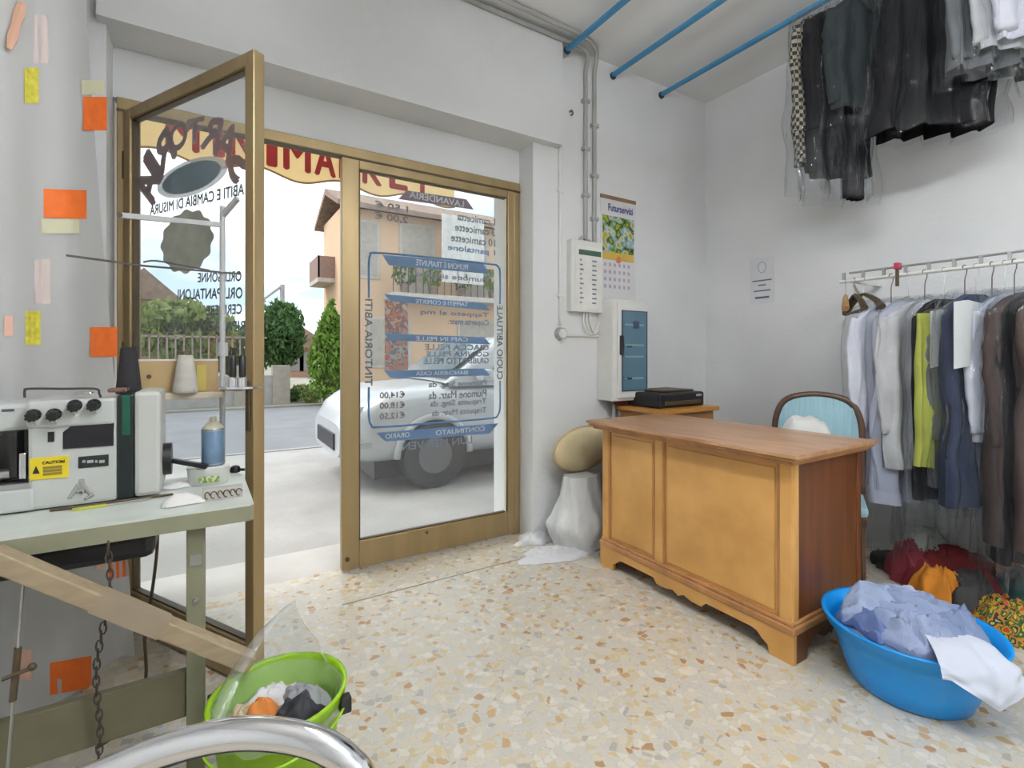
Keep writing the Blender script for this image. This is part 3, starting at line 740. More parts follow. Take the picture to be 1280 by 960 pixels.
# upper tension plate, bevelled
MB().box((X35, MY0 - .012, MZ1 - .085), (X148 - .004, MY0 + .02, MZ1 - .012), .008).build('tension_plate', M_mach, mc)
for px, py in ((41, 519), (67, 518), (93, 507), (117, 506)):
    c = on_y(px, py, MY0 - .02)
    k = MB(); k.cyl(c + Vector((0, .014, 0)), c + Vector((0, .002, 0)), .016, 16); k.cyl(c + Vector((0, .004, 0)), c + Vector((0, -.022, -.004)), .0125, 14, .011)
    for j in range(7):
        a = 2 * PI * j / 7
        k.cyl(c + Vector((.0125 * math.cos(a), .002, .0125 * math.sin(a))), c + Vector((.011 * math.cos(a), -.022, -.004 + .011 * math.sin(a))), .0025, 6)
    kn = k.build('tension_knob', M_black, mc, True)
    MB().tube([c + Vector((.0, -.0, -.016)), c + Vector((.006, -.004, -.026))], .002, 5).build('thread_eyelet', M_steel, kn)
pts = [mfp(79, 540), mfp(103, 522), mfp(143, 518), mfp(142, 557), mfp(79, 561)]
yl = MY0 - .003
MB().prism([(p.x, p.z) for p in pts], (1, 0, 0), (0, 0, 1), (0, .005, 0), (0, yl, 0)).build('oil_window', pm('window_black', (.012, .012, .016), .2), mc)
def mrect(name, x0, y0, x1, y1, mat, d=.0025, dz=0):
    a, b = mfp(x0, y0), mfp(x1, y1)
    return MB().box((a.x, MY0 - d, b.z + dz), (b.x, MY0 + .001, a.z + dz), .0008).build(name, mat, mc)
mrect('warning_label', 37, 573, 86, 596, pm('label_yellow', (.70, .55, .02), .5))
text_mesh('lettering', 'CAUTION', mfp(67, 577.5, MY0 - .0028), (1, 0, 0), (0, 0, 1), .045, .008, M_black, mc, .0006)
for k in range(3):
    mrect('warning_line', 54, 583 + 4 * k, 78, 584.4 + 4 * k, pm('label_ink', (.25, .19, .02), .6), .0034)
pts = [mfp(41, 592), mfp(50, 591.5), mfp(45.5, 582)]
MB().prism([(p.x, p.z) for p in pts], (1, 0, 0), (0, 0, 1), (0, .0015, 0), (0, MY0 - .0036, 0)).build('hazard_triangle', M_black, mc)
mrect('name_plate', 98, 571, 136, 582, pm('plate_black', (.02, .025, .025), .4))
for x0_, x1_ in ((103, 107), (109, 117), (119, 122), (124, 131)): mrect('silver_mark', x0_, 575.2, x1_, 578.2, pm('silver_ink', (.36, .36, .36), .5), .0034)
# silver emblem
e = mfp(103, 613, MY0 - .004)
for dx, dz, w, h, rz in ((-.018, 0, .010, .042, 28), (-.002, .012, .012, .040, 0), (.010, .0, .010, .032, -35), (.014, -.02, .022, .008, -30), (-.006, -.004, .016, .010, 20)):
    MB().box(e + Vector((dx - w / 2, -.001, dz - h / 2)), e + Vector((dx + w / 2, .005, dz + h / 2)), .002, Euler((0, R(rz), 0)).to_matrix()).build('emblem_blade', M_steel, mc)
mrect('cover_latch', 60, 540, 68, 552, M_black, .004)
MB().tube(smooth_path([mfp(31, 497, MY0 + .03), mfp(31, 489, MY0 + .03), mfp(36, 486, MY0 + .03), mfp(80, 486, MY0 + .03), mfp(119, 486, MY0 + .03), mfp(124, 492, MY0 + .03), mfp(126, 497, MY0 + .03)], 5), .0032, 6).build('thread_guide_wire', pm('wire_dark', (.10, .09, .08), .4, .7), mc, True)
MB().box(mfp(92, 494, MY0 + .05), mfp(118, 489, MY0 + .09), .004).build('chrome_bracket', M_chrome, mc)
MB().box(mfp(134, 490, MY0 + .02) - Vector((0, 0, .002)), mfp(162, 484, MY0 + .07), .004).build('top_plate', pm('reddish_block', (.16, .08, .06), .6), mc)
MB().box(mfp(2, 515, MY0 + .034), mfp(18, 511, MY0 + .036)).build('brand_strip', M_txb, mc)
MB().tube(smooth_path([(X35 + .05, MY0 - .02, TZ + .004), (X35 + .12, MY0 - .03, TZ + .005), (X148, MY0 - .018, TZ + .005), (MX1 + .03, MY0 - .01, TZ + .005)], 5), .004, 6).build('thread_tail', M_bronze_d, mc, True)
yt = thing('yellow_tweezers', (X148 - .05, MY0 - .04, TZ), 'small yellow handled tweezers lying before the machine', 'tweezers')
p = Vector((X148 - .09, MY0 - .045, TZ + .004))
MB().beam(p, p + Vector((.07, .006, 0)), .008, .006).build('handle', pm('tool_yellow', (.50, .52, .06), .5), yt)
MB().beam(p + Vector((.07, .006, 0)), p + Vector((.17, .022, 0)), .004, .004).build('tip', M_steel, yt)

# ------------------------------------------------------------------ thread stand and spools
SY = 1.985
pole = on_y(278, 400, SY)
ts = thing('thread_stand', (pole.x, SY, TZ), 'grey thread stand with tall pole, arms and wooden spool shelf', 'thread stand')
ptop = on_y(277, 258, SY).z
MB().cyl((pole.x, SY, TZ), (pole.x, SY, ptop), .009, 10).build('pole', M_grey, ts, True)
MB().cyl((pole.x, SY, on_y(278, 445, SY).z), (pole.x, SY, on_y(278, 428, SY).z), .017, 12).build('collar', M_grey, ts, True)
a, b = on_y(150, 269, SY), on_y(276, 281, SY)
arm = MB().beam((a.x, SY, a.z), (pole.x, SY, b.z), .012, .016).build('upper_arm', M_grey, ts)
MB().cyl((a.x, SY, a.z), (a.x, SY - .012, a.z), .008, 8).build('eyelet', M_bronze_d, arm, True)
MB().beam((pole.x, SY, on_y(277, 270, SY).z), (on_y(297, 248, SY - .06).x, SY - .06, on_y(297, 248, SY - .06).z), .012, .016).build('angled_arm', M_grey, ts)
a, b, c_ = on_y(84, 320, SY), on_y(180, 333, SY), on_y(300, 343, SY)
MB().tube([(a.x, SY - .012, a.z), (b.x, SY - .012, b.z), (c_.x, SY - .012, c_.z)], .0035, 6).tube(smooth_path([(b.x, SY - .012, b.z + .012), on_y(195, 326, SY), on_y(230, 332, SY), on_y(262, 338, SY)], 4), .003, 6).build('thread_rod', pm('rod_dark', (.16, .15, .14), .4, .6), ts, True)
MB().cyl((pole.x, SY - .014, on_y(278, 340, SY).z), (pole.x, SY + .012, on_y(278, 340, SY).z), .008, 8).build('rod_clamp', M_grey, ts, True)
shz = on_y(240, 490, SY).z
MB().box((on_y(128, 490, SY).x, SY - .028, shz - .022), (pole.x + .008, SY + .028, shz), .003).build('spool_shelf', pm('shelf_beige', (.52, .46, .36), .6, var=.08), ts)
MB().cyl((on_y(200, 490, SY).x - .08, SY, TZ), (on_y(200, 490, SY).x - .08, SY, shz - .02), .008, 8).build('shelf_post', M_grey, ts, True)
# spools
def cone(px, name, label, r0, r1, h, mat, z=None, y=SY - .005, tip=True, grp='thread spools above the sewing machine'):
    z = shz if z is None else z
    p = on_y(px, 480, y)
    t = thing(name, (p.x, y, z), label, 'thread spool', group=grp)
    MB().lathe([(r0 * .9, 0), (r0, .006), (r0 * .97, .02), (r1 * 1.04, h - .012), (r1, h - .003), (r1 * .8, h)], (p.x, y, z), 20).build('thread_winding', mat, t, True)
    if tip: MB().lathe([(r1 * .72, h - .002), (r1 * .7, h + .01), (r1 * .5, h + .012)], (p.x, y, z), 16).build('core_tip', M_bronze_d, t, True)
    return t
cone(161, 'thread_cone', 'tall dark cone of thread standing behind the machine', .034, .021, .150, pm('thread_charcoal', (.03, .028, .032), .9, bump=.5, bscale=160, stretch=(1, 1, 5)), tip=False)
cone(232, 'thread_cone', 'white cone of thread in front of the cardboard box', .036, .022, .125, pm('thread_white', (.58, .56, .51), .9, bump=.5, bscale=160, stretch=(1, 1, 5)), y=SY - .022)
bx = thing('cardboard_box', (on_y(215, 480, SY + .02).x, SY + .02, shz), 'open brown cardboard box on the spool shelf', 'box')
c0, c1 = on_y(173, 480, SY + .02).x, on_y(273, 480, SY + .02).x
M_card = pm('cardboard', (.42, .30, .15), .85, var=.1)
bz = on_y(220, 449, SY).z
for lo, hi in (((c0, SY + .006, shz), (c1, SY + .009, bz)), ((c0, SY + .05, shz), (c1, SY + .053, bz)), ((c0, SY + .009, shz), (c0 + .004, SY + .05, bz)), ((c1 - .004, SY + .009, shz), (c1, SY + .05, bz))):
    MB().box(lo, hi).build('wall_panel', M_card, bx)
MB().box((c0, SY + .004, bz - .006), (c1, SY + .055, bz)).build('rim_tape', pm('rim_white', (.62, .60, .55), .7), bx)
hp = on_y(186, 471, SY)
MB().cyl((hp.x, SY + .0065, hp.z), (hp.x, SY + .004, hp.z), .007, 12).build('hand_hole', M_bronze_d, bx)
MB().box((on_y(246, 470, SY).x, SY + .002, shz + .002), (on_y(258, 470, SY).x, SY + .0065, bz - .02)).build('yellow_tape', pm('tape_yellow', (.50, .40, .10), .6), bx)
# spool disc near the door edge
dpos = on_y(301, 484, SY - .16)
ds = thing('spool_disc', (dpos.x, SY - .16, dpos.z), 'round steel spool disc clamped to the thread stand', 'spool holder')
MB().cyl((dpos.x, SY - .16, dpos.z - .003), (dpos.x, SY - .16, dpos.z + .003), .062, 28).build('disc', M_chrome, ds, True)
MB().beam((dpos.x, SY - .16, dpos.z - .008), (pole.x, SY, dpos.z - .012), .014, .01).build('bracket', pm('bracket_ochre', (.34, .25, .10), .5), ds)
for px, lab in ((291, 'black bobbin of thread with a tall needle tip on the spool disc'), (303, 'black bobbin of thread without a tip on the spool disc')):
    p = on_y(px, 470, SY - .16)
    t = thing('thread_bobbin', (p.x, SY - .16, dpos.z), lab, 'thread spool', group='bobbins on the spool disc')
    MB().lathe([(.013, .003), (.013, .03), (.009, .034)], (p.x, SY - .16, dpos.z), 14).build('base', M_chrome, t, True)
    MB().lathe([(.0095, .034), (.0105, .04), (.0105, .098), (.006, .104)], (p.x, SY - .16, dpos.z), 14).build('thread_winding', M_black, t, True)
    if px == 291: MB().cyl((p.x, SY - .16, dpos.z + .1), (p.x, SY - .16, dpos.z + .128), .003, 8).build('spindle', M_black, t)

# ------------------------------------------------------------------ things on the table end
def onT(px, py): return on_z(px, py, TZ)
tbp = onT(261, 604)
tub = thing('plastic_tub', (tbp.x, tbp.y, TZ), 'white plastic tub with a green label under the spray can', 'tub')
MB().lathe([(.052, 0), (.056, .004), (.060, .05), (.062, .052), (.062, .056), (.05, .058)], tbp, 24, 1.0, .72).build('body', M_white, tub, True)
MB().box((tbp.x - .028, tbp.y - .047, TZ + .012), (tbp.x + .03, tbp.y - .0425, TZ + .032), .001).build('green_label', stripes('label_leaf', [(.25, .36, .06), (.55, .56, .45), (.18, .30, .05)], 60), tub)
cn = thing('spray_can', (tbp.x + .012, tbp.y, TZ + .058), 'blue aerosol spray can standing on the white tub', 'spray can')
cz = tbp + Vector((.012, 0, .058))
MB().lathe([(.030, 0), (.033, .003), (.033, .118), (.031, .122)], cz, 24).build('can', pm('can_blue', (.17, .27, .40), .3, .4, var=.25, scale=16), cn, True)
MB().lathe([(.031, .122), (.027, .13), (.014, .143), (.0125, .144)], cz, 24).build('shoulder', pm('can_cream', (.52, .49, .36), .4), cn, True)
MB().lathe([(.010, .144), (.010, .156), (.007, .16)], cz, 14).build('nozzle', pm('nozzle_beige', (.50, .44, .33), .5), cn, True)
MB().lathe([(.0337, .006), (.0337, .010)], cz, 24, caps=False).lathe([(.0337, .114), (.0337, .118)], cz, 24, caps=False).build('band', M_steel, cn, True)
bs = thing('black_brush', onT(225, 590), 'black handled brush propped against the white tub', 'brush')
p, q = at_d(219, 570, 1.60), at_d(262, 584, 1.50)
q = Vector((tbp.x - .004, tbp.y - .048, TZ + .064)); p = Vector((tbp.x - .105, tbp.y - .02, TZ + .092))
MB().beam(p, q, .022, .014, bev=.003).build('handle', M_black, bs)
MB().beam(Vector((p.x + .004, p.y, TZ)), p + Vector((.004, 0, -.005)), .018, .010).build('bristle_block', M_bronze_d, bs)
bp_ = onT(279, 622)
pbx = thing('patterned_box', bp_, 'flat small box printed with dark curls', 'box')
MB().box((bp_.x - .052, bp_.y - .018, TZ), (bp_.x + .05, bp_.y + .018, TZ + .032), .002).build('carton', pm('carton_grey', (.48, .46, .43), .7), pbx)
for k in range(6):
    cc = Vector((bp_.x - .04 + .016 * k, bp_.y - .019, TZ + .016))
    MB().tube([cc + Vector((.006 * math.cos(t) * (1 + .3 * (k % 2)), 0, .010 * math.sin(t))) for t in [2 * PI * j / 9 for j in range(8)]], .0016, 5).build('curl_print', M_bronze_d, pbx, True)
tp = onT(228, 630)
lump('crumpled_tissue', tp.x, tp.y, lambda x, y: TZ, .052, .03, .026, 4, pm('tissue', (.70, .68, .67), .9, var=.06), wr=.012, ws=30)
tag(bpy.data.objects['crumpled_tissue'], 'crumpled white tissue at the front edge of the table', 'tissue')
tp2 = onT(222, 608)
o = lump('paper_scrap', tp2.x, tp2.y, lambda x, y: TZ, .045, .04, .012, 8, pm('paper_scrap', (.76, .76, .75), .9), wr=.008, ws=30)
tag(o, 'white paper scrap between the machine and the plastic tub', 'paper')
kp = onT(294, 590)
kb = thing('black_stopper', kp, 'small black knob lying behind the plastic tub', 'knob')
MB().lathe([(.016, 0), (.018, .008), (.014, .02), (.006, .024)], kp, 14).build('cap', M_black, kb, True)
MB().cyl(kp + Vector((.01, 0, .008)), kp + Vector((.03, -.005, .006)), .005, 8).build('stub', M_black, kb, True)

# ------------------------------------------------------------------ bucket
BC = Vector((.158, 1.40, 0)); BR, BH = .160, .335
bk = thing('waste_bucket', BC, 'lime green plastic bucket lined with a clear bag of scraps', 'bucket')
M_lime = pm('lime_plastic', (.34, .62, .015), .35, var=.06, sub=.15)
MB().lathe([(.02, .004), (.112, .0), (.115, .008), (BR - .008, BH - .03), (BR, BH - .028), (BR + .004, BH - .006), (BR + .006, BH), (BR - .002, BH + .002), (BR - .006, BH - .006), (.110, .012), (.02, .010)], BC, 40, caps=False).build('pail', M_lime, bk, 'all')
for s in (-1, 1):
    d = RT * s
    MB().box(BC + d * (BR + .010) + Vector((-.014, -.014, BH - .055)), BC + d * (BR + .010) + Vector((.014, .014, BH - .015)), .004).build('handle_lug', M_black, bk)
MB().tube(smooth_path([BC + RT * (BR + .012) * math.cos(t) - FW * (BR + .02) * math.sin(t) + Vector((0, 0, BH - .035 - .035 * math.sin(t))) for t in [PI * j / 10 for j in range(11)]], 3), .003, 6).build('wire_handle', M_lime, bk, True)
# liner bag: rises behind the rim into a point
pk = at_d(374, 748, 1.36)
def bagf(u, v):
    th = 2 * PI * u
    rim = BC + Vector(((BR - .012) * math.cos(th), (BR - .012) * math.sin(th), BH - .01))
    low = BC + Vector((.125 * math.cos(th), .125 * math.sin(th), BH - .13))
    if v < .35: p = low.lerp(rim, v / .35)
    else:
        s = (v - .35) / .65
        back = max(0, math.cos(th - math.atan2(.75, -.35))) ** .8
        top = rim.lerp(pk, back * .97) if back > 0 else rim
        p = rim.lerp(top, s) + Vector((0, 0, .035 * math.sin(PI * s) * back))
        p += Vector((.01 * math.cos(th), .01 * math.sin(th), -.04 * s * (1 - min(1, back * 3))))
    k = .006 * noise.noise(Vector((math.cos(th) * 5, math.sin(th) * 5, v * 3)))
    return p + Vector((k, k, k))
MB().grid(bagf, 64, 26, True).build('liner_bag', M_filmc, bk, 'all')
M_scr = [pm('scrap_orange', (.65, .22, .05), .9), pm('scrap_grey', (.32, .33, .34), .9), pm('scrap_black', (.03, .03, .04), .7), pm('scrap_sand', (.55, .45, .30), .9), pm('scrap_white', (.66, .66, .66), .8)]
zs = BH - .075
for k, (dx, dy, rx, ry, h, m_, lab) in enumerate(((-.045, -.02, .045, .04, .075, 0, 'orange'), (-.08, .01, .045, .05, .05, 3, 'sand coloured'), (.035, -.05, .07, .045, .07, 2, 'black'), (.05, .01, .06, .045, .055, 1, 'grey'), (-.01, .055, .08, .05, .05, 4, 'white'))):
    o = lump('fabric_scrap', BC.x + dx, BC.y + dy, lambda x, y: zs, rx, ry, h, 20 + k, M_scr[m_], wr=.03, ws=40, nr=10, ns=30)
    tag(o, lab + ' crumpled scrap of cloth inside the lime green bucket', 'fabric scrap', 'scraps in the bucket')
o = MB().cyl(BC + Vector((0, 0, .012)), BC + Vector((0, 0, zs + .006)), .106, 24, .128).build('packed_scraps', M_scr[1])
tag(o, 'packed grey cloth offcuts filling the lower part of the bucket', 'fabric scraps', kind='stuff')

# ------------------------------------------------------------------ chrome chair in front of the camera
ch = thing('chrome_chair', (-.1, .72, 0), 'chrome tube chair with a rounded back frame and black seat', 'chair')
A = at_d(448, 985, .42); B_ = at_d(-260, 1075, .43)
loop = [Vector((A.x + .015, A.y + .01, .44)), Vector((A.x + .008, A.y, .60)), Vector((A.x, A.y, .76)), at_d(452, 985, .415), at_d(437, 955, .415), at_d(397, 929, .415), at_d(335, 917, .415), at_d(268, 921, .415), at_d(190, 943, .415), at_d(110, 976, .415), at_d(20, 1010, .42), at_d(-80, 1050, .43), at_d(-170, 1115, .44)]
e = loop[-1]
loop += [Vector((e.x - .03, e.y + .02, .62)), Vector((e.x - .03, e.y + .03, .44))]
MB().tube(smooth_path(loop, 7), .0125, 14).build('back_frame', M_chrome, ch, 'all')
pr, ql = loop[0], loop[-1]
dv = Vector((pr.y - ql.y, -(pr.x - ql.x), 0)).normalized() * -1
if dv.y < 0: dv = -dv
for pz in (pr, ql):
    MB().tube(smooth_path([pz, pz + Vector((0, 0, -.1)) - dv * .01, Vector((pz.x, pz.y, .02)) - dv * .04, Vector((pz.x, pz.y, .0)) - dv * .042], 4), .0115, 10).build('leg', M_chrome, ch, 'all')
    f = pz + dv * .38
    MB().tube([f, Vector((f.x, f.y, .0)) + dv * .02], .0115, 10).build('leg', M_chrome, ch, 'all')
    MB().tube([pz, f], .0115, 10).build('seat_rail', M_chrome, ch, 'all')
cen = (pr + ql) / 2 + dv * .2
rz = math.atan2(pr.y - ql.y, pr.x - ql.x)
wd = (pr - ql).length
MB().box(cen + Vector((-wd / 2 + .01, -.19, .012)), cen + Vector((wd / 2 - .01, .19, .055)), .018, Euler((0, 0, rz)).to_matrix()).build('seat', pm('vinyl_black', (.02, .02, .022), .45), ch, True)
bc_ = (pr + ql) / 2 + Vector((0, 0, .2))
MB().box(bc_ + Vector((-wd / 2 + .015, -.012, -.09)), bc_ + Vector((wd / 2 - .015, .012, .07)), .01, Euler((0, 0, rz)).to_matrix()).build('backrest', pm('vinyl_black', (.02, .02, .022), .45), ch, True)

# ------------------------------------------------------------------ desk
DX0, DX1, DY0, DY1, DZ = 1.93, 2.48, 1.057, 2.135, .825
dk = thing('wooden_desk', (2.2, 1.6, 0), 'honey brown wooden desk with two front panels and scalloped plinth', 'desk')
zb, zt = .145, DZ - .045
MB().prism([(1.858, 1.0), (2.515, 1.0), (2.515, 2.195), (1.858, 2.195)], (1, 0, 0), (0, 1, 0), (0, 0, .014), (0, 0, DZ - .014)).build('top_board', pm('desk_top', (.44, .205, .085), .3, var=.18, scale=4, stretch=(6, 1, 1), col2=(.55, .33, .18)), dk)
prof = [(0, 0), (0, .012), (.012, .016), (.018, .026), (.034, .03), (.034, 0)]
MB().box((1.866, 1.008, DZ - .028), (2.507, 2.187, DZ - .013), .005).box((1.885, 1.025, DZ - .046), (2.49, 2.17, DZ - .027), .006).build('top_moulding', M_woodd, dk)
MB().box((DX0 + .012, DY0 + .02, zb), (DX0 + .03, DY1 - .02, zt)).build('front_board', M_wood, dk)
ym_ = on_x(823, 600, DX0).y
for y0, y1 in ((DY1 - .045, DY1 + .002), (DY0 - .002, DY0 + .05), (ym_ - .024, ym_ + .024)):
    MB().box((DX0, y0, zb), (DX0 + .03, y1, zt), .004).build('stile', M_wood, dk)
for y0, y1 in ((DY0 + .05, ym_ - .024), (ym_ + .024, DY1 - .045)):
    MB().box((DX0 + .006, y0 + .022, zb + .03), (DX0 + .014, y1 - .022, zt - .03), .004).build('front_panel', M_wood, dk)
    for q in (((y0, zb), (y0 + .012, zt)), ((y1 - .012, zb), (y1, zt)), ((y0, zb), (y1, zb + .014)), ((y0, zt - .014), (y1, zt))):
        MB().box((DX0 + .002, q[0][0], q[0][1]), (DX0 + .016, q[1][0], q[1][1]), .004).build('panel_bead', M_woodd, dk)
MB().box((DX0 + .01, DY0, zb), (DX1, DY0 + .02, zt)).build('side_panel', M_wood_shaded, dk)
MB().box((DX1 - .035, DY0 - .006, zb), (DX1, DY0 + .02, zt), .003).build('side_stile', M_wood_shaded, dk)
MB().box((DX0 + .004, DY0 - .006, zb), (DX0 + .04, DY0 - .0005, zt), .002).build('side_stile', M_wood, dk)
MB().box((DX0 + .01, DY1 - .02, zb), (DX1, DY1, zt)).build('side_panel', M_wood_shaded, dk)
MB().box((DX0 + .03, DY0 + .02, zb), (DX1, DY1 - .02, zb + .015)).build('floor_board', M_wood_shaded, dk)
MB().box((DX0 - .016, DY0 - .018, zb - .03), (DX1 + .004, DY1 + .012, zb + .0), .006).build('plinth_moulding', M_woodd, dk)
MB().box((DX0 - .008, DY0 - .010, zb - .002), (DX1, DY1 + .006, zb + .016), .006).build('plinth_moulding', M_woodd, dk)
# scalloped apron with bracket feet, one per side
def apron(L, foot):
    pts = [(0, 0), (foot * .75, 0), (foot * .8, .035), (foot, .05), (foot * 1.15, .07), (foot * 1.35, .075)]
    mid = [(L * .36, .075), (L * .38, .05), (L * .43, .05), (L * .47, .062), (L * .5, .045)]
    left = pts + mid
    right = [(L - x, z) for x, z in reversed(left[:-1])]
    return left + right + [(L, .118), (0, .118)]
MB().prism(apron(DY1 - DY0 + .02, .13), (0, 1, 0), (0, 0, 1), (.022, 0, 0), (DX0 - .010, DY0 - .012, 0)).build('apron', M_wood, dk)
MB().prism(apron(DX1 - DX0 - .014, .10), (1, 0, 0), (0, 0, 1), (0, .022, 0), (DX0 + .0125, DY0 - .0115, 0)).build('apron', M_wood_shaded, dk)
MB().prism(apron(DX1 - DX0 - .014, .10), (1, 0, 0), (0, 0, 1), (0, -.022, 0), (DX0 + .0125, DY1 + .0075, 0)).build('apron', M_wood_shaded, dk)
for x, y in ((DX1 - .04, DY0 + .03), (DX1 - .04, DY1 - .04), (DX0 + .036, DY0 + .034), (DX0 + .036, DY1 - .04)):
    MB().box((x - .02, y - .02, 0), (x + .02, y + .02, .12)).build('foot_block', M_black, dk)

# ------------------------------------------------------------------ basin with shirts
BA = Vector((2.165, .765, 0)); BRr, BHh = .258, .235
bn = thing('laundry_basin', BA, 'round bright blue plastic basin heaped with shirts', 'basin')
M_bas = pm('basin_blue', (.004, .30, .82), .3, var=.06)
MB().lathe([(.02, .006), (.165, .0), (.178, .006), (.195, .05), (.222, .14), (BRr - .018, BHh - .045), (BRr - .004, BHh - .04), (BRr + .002, BHh - .012), (BRr + .012, BHh - .004), (BRr + .012, BHh), (BRr - .004, BHh - .002), (BRr - .02, BHh - .05), (.214, .14), (.187, .05), (.17, .014), (.02, .012)], BA, 56, caps=False).build('bowl', M_bas, bn, 'all')
def heap(x, y):
    d = math.hypot(x - BA.x, y - BA.y) / BRr
    return BHh - .05 + .085 * max(0, 1 - d * d)
M_sh = [pm('shirt_blue_%d' % i, c, .9, var=.1, scale=5, bump=.25, bscale=22) for i, c in enumerate(((.24, .30, .46), (.30, .37, .53), (.19, .25, .40), (.36, .42, .56), (.27, .32, .47), (.12, .17, .34)))]
shirt_lab = ['pale blue shirt crumpled in the middle of the basin', 'rounded bundle of light blue shirt beside the desk side of the basin', 'greyish blue shirt crumpled at the clothes pile side of the basin', 'whitish blue shirt crumpled at the back rim of the basin', 'dull blue shirt crumpled at the front rim of the basin', 'dark striped blue sleeve lying at the desk side rim of the basin']
for k, (da, r_, rx, ry, h) in enumerate(((0, .0, .20, .17, .05), (150, .12, .13, .10, .075), (-30, .13, .15, .11, .055), (60, .15, .15, .10, .04), (240, .14, .17, .10, .035), (190, .19, .08, .07, .04))):
    a = R(da) - YAW
    o = lump('folded_shirt', BA.x + r_ * math.cos(a), BA.y + r_ * math.sin(a), heap, rx, ry, h, 40 + k, M_sh[k], wr=.062, ws=11, rot=a + .6 * k, nr=22, ns=60, keep=(BA.x, BA.y, BRr - .035))
    tag(o, shirt_lab[k], 'shirt', 'shirts in the blue basin')
o = MB().lathe([(.02, .016), (.165, .018), (.21, .145), (.228, BHh - .058), (.2, BHh - .02), (.02, BHh + .03)], BA, 40, caps=False).build('shirt_heap', M_sh[2], None, 'all')
tag(o, 'blue shirts packed in the lower part of the basin', 'shirts', kind='stuff')
# the shirt tail over the rim
ta, tc_, td = at_d(1145, 795, 1.72), at_d(1255, 768, 1.78), at_d(1216, 868, 1.66)
def tail(u, v):
    a = R(-146 + 50 * u)
    rim = BA + Vector((math.cos(a) * (BRr + .014), math.sin(a) * (BRr + .014), BHh + .004))
    inn = BA + Vector((math.cos(a) * (BRr - .10), math.sin(a) * (BRr - .10), BHh + .035))
    if v < .4:
        t = v / .4; p = inn.lerp(rim, t) + Vector((0, 0, .012 * math.sin(PI * t)))
    else:
        t = (v - .4) / .6; ln = .03 + .085 * max(0, 1 - abs(u - .6) / .5)
        out = Vector((math.cos(a), math.sin(a), 0))
        p = rim + out * (.012 + .022 * math.sin(t * 1.6)) + Vector((0, 0, -ln * t))
    nn = noise.noise(Vector((u * 5, v * 4, 2)))
    return p + Vector((math.cos(a), math.sin(a), .3)) * .014 * (nn + .4 + .5 * math.sin(u * 14 + v * 3))
o = MB().grid(tail, 30, 22).build('shirt_tail', pm('shirt_pale', (.56, .60, .70), .9, var=.06), None, 'all')
tag(o, 'pale lilac blue shirt tail hanging over the basin rim', 'shirt')

# ------------------------------------------------------------------ pile of coloured laundry on the floor
m_pat = stripes('scarf_pattern', [(.55, .07, .02), (.55, .42, .03), (.03, .10, .03), (.45, .20, .02), (.02, .02, .03), (.35, .42, .08)], 26)
pile = [(1168, 700, .17, .12, .25, pm('cloth_sage', (.36, .38, .33), .9), 'grey green crumpled shirt on top of the laundry pile'),
        (1138, 708, .14, .10, .19, pm('cloth_wine', (.20, .025, .04), .9), 'dark wine red garment at the edge of the laundry pile'),
        (1176, 738, .13, .10, .16, pm('cloth_amber', (.55, .20, .015), .85), 'amber orange folded cloth in the laundry pile'),
        (1235, 690, .22, .16, .19, pm('cloth_maroon', (.15, .012, .015), .9), 'maroon cloth spread on the laundry pile below the clothes'),
        (1215, 745, .14, .10, .16, pm('cloth_dark', (.035, .035, .035), .8), 'black wrapped bundle in the middle of the laundry pile'),
        (1262, 770, .16, .12, .12, m_pat, 'multicoloured patterned scarf bundle beside the basin'),
        (1290, 740, .15, .12, .16, pm('cloth_teal', (.04, .12, .12), .9), 'dark teal garment at the far end of the laundry pile'),
        (1120, 690, .14, .10, .06, pm('cloth_soot', (.02, .022, .02), .9), 'black cloth on the floor beside the desk'),
        (1262, 725, .09, .07, .19, pm('cloth_rust', (.50, .13, .02), .85), 'small rust orange cloth on the laundry pile')]
for k, (px, py, rx, ry, h, m_, lab) in enumerate(pile):
    p = on_z(px, py + 18, 0)
    p = Vector((min(p.x, XR - rx - .05), p.y, 0))
    o = lump('laundry_piece', p.x, p.y, lambda x, y: 0.0, rx, ry, h, 70 + k, m_, wr=.06, ws=17, rot=k * .8, sharp=2.4, nr=22, ns=60)
    tag(o, lab, 'laundry', 'laundry pile on the floor')

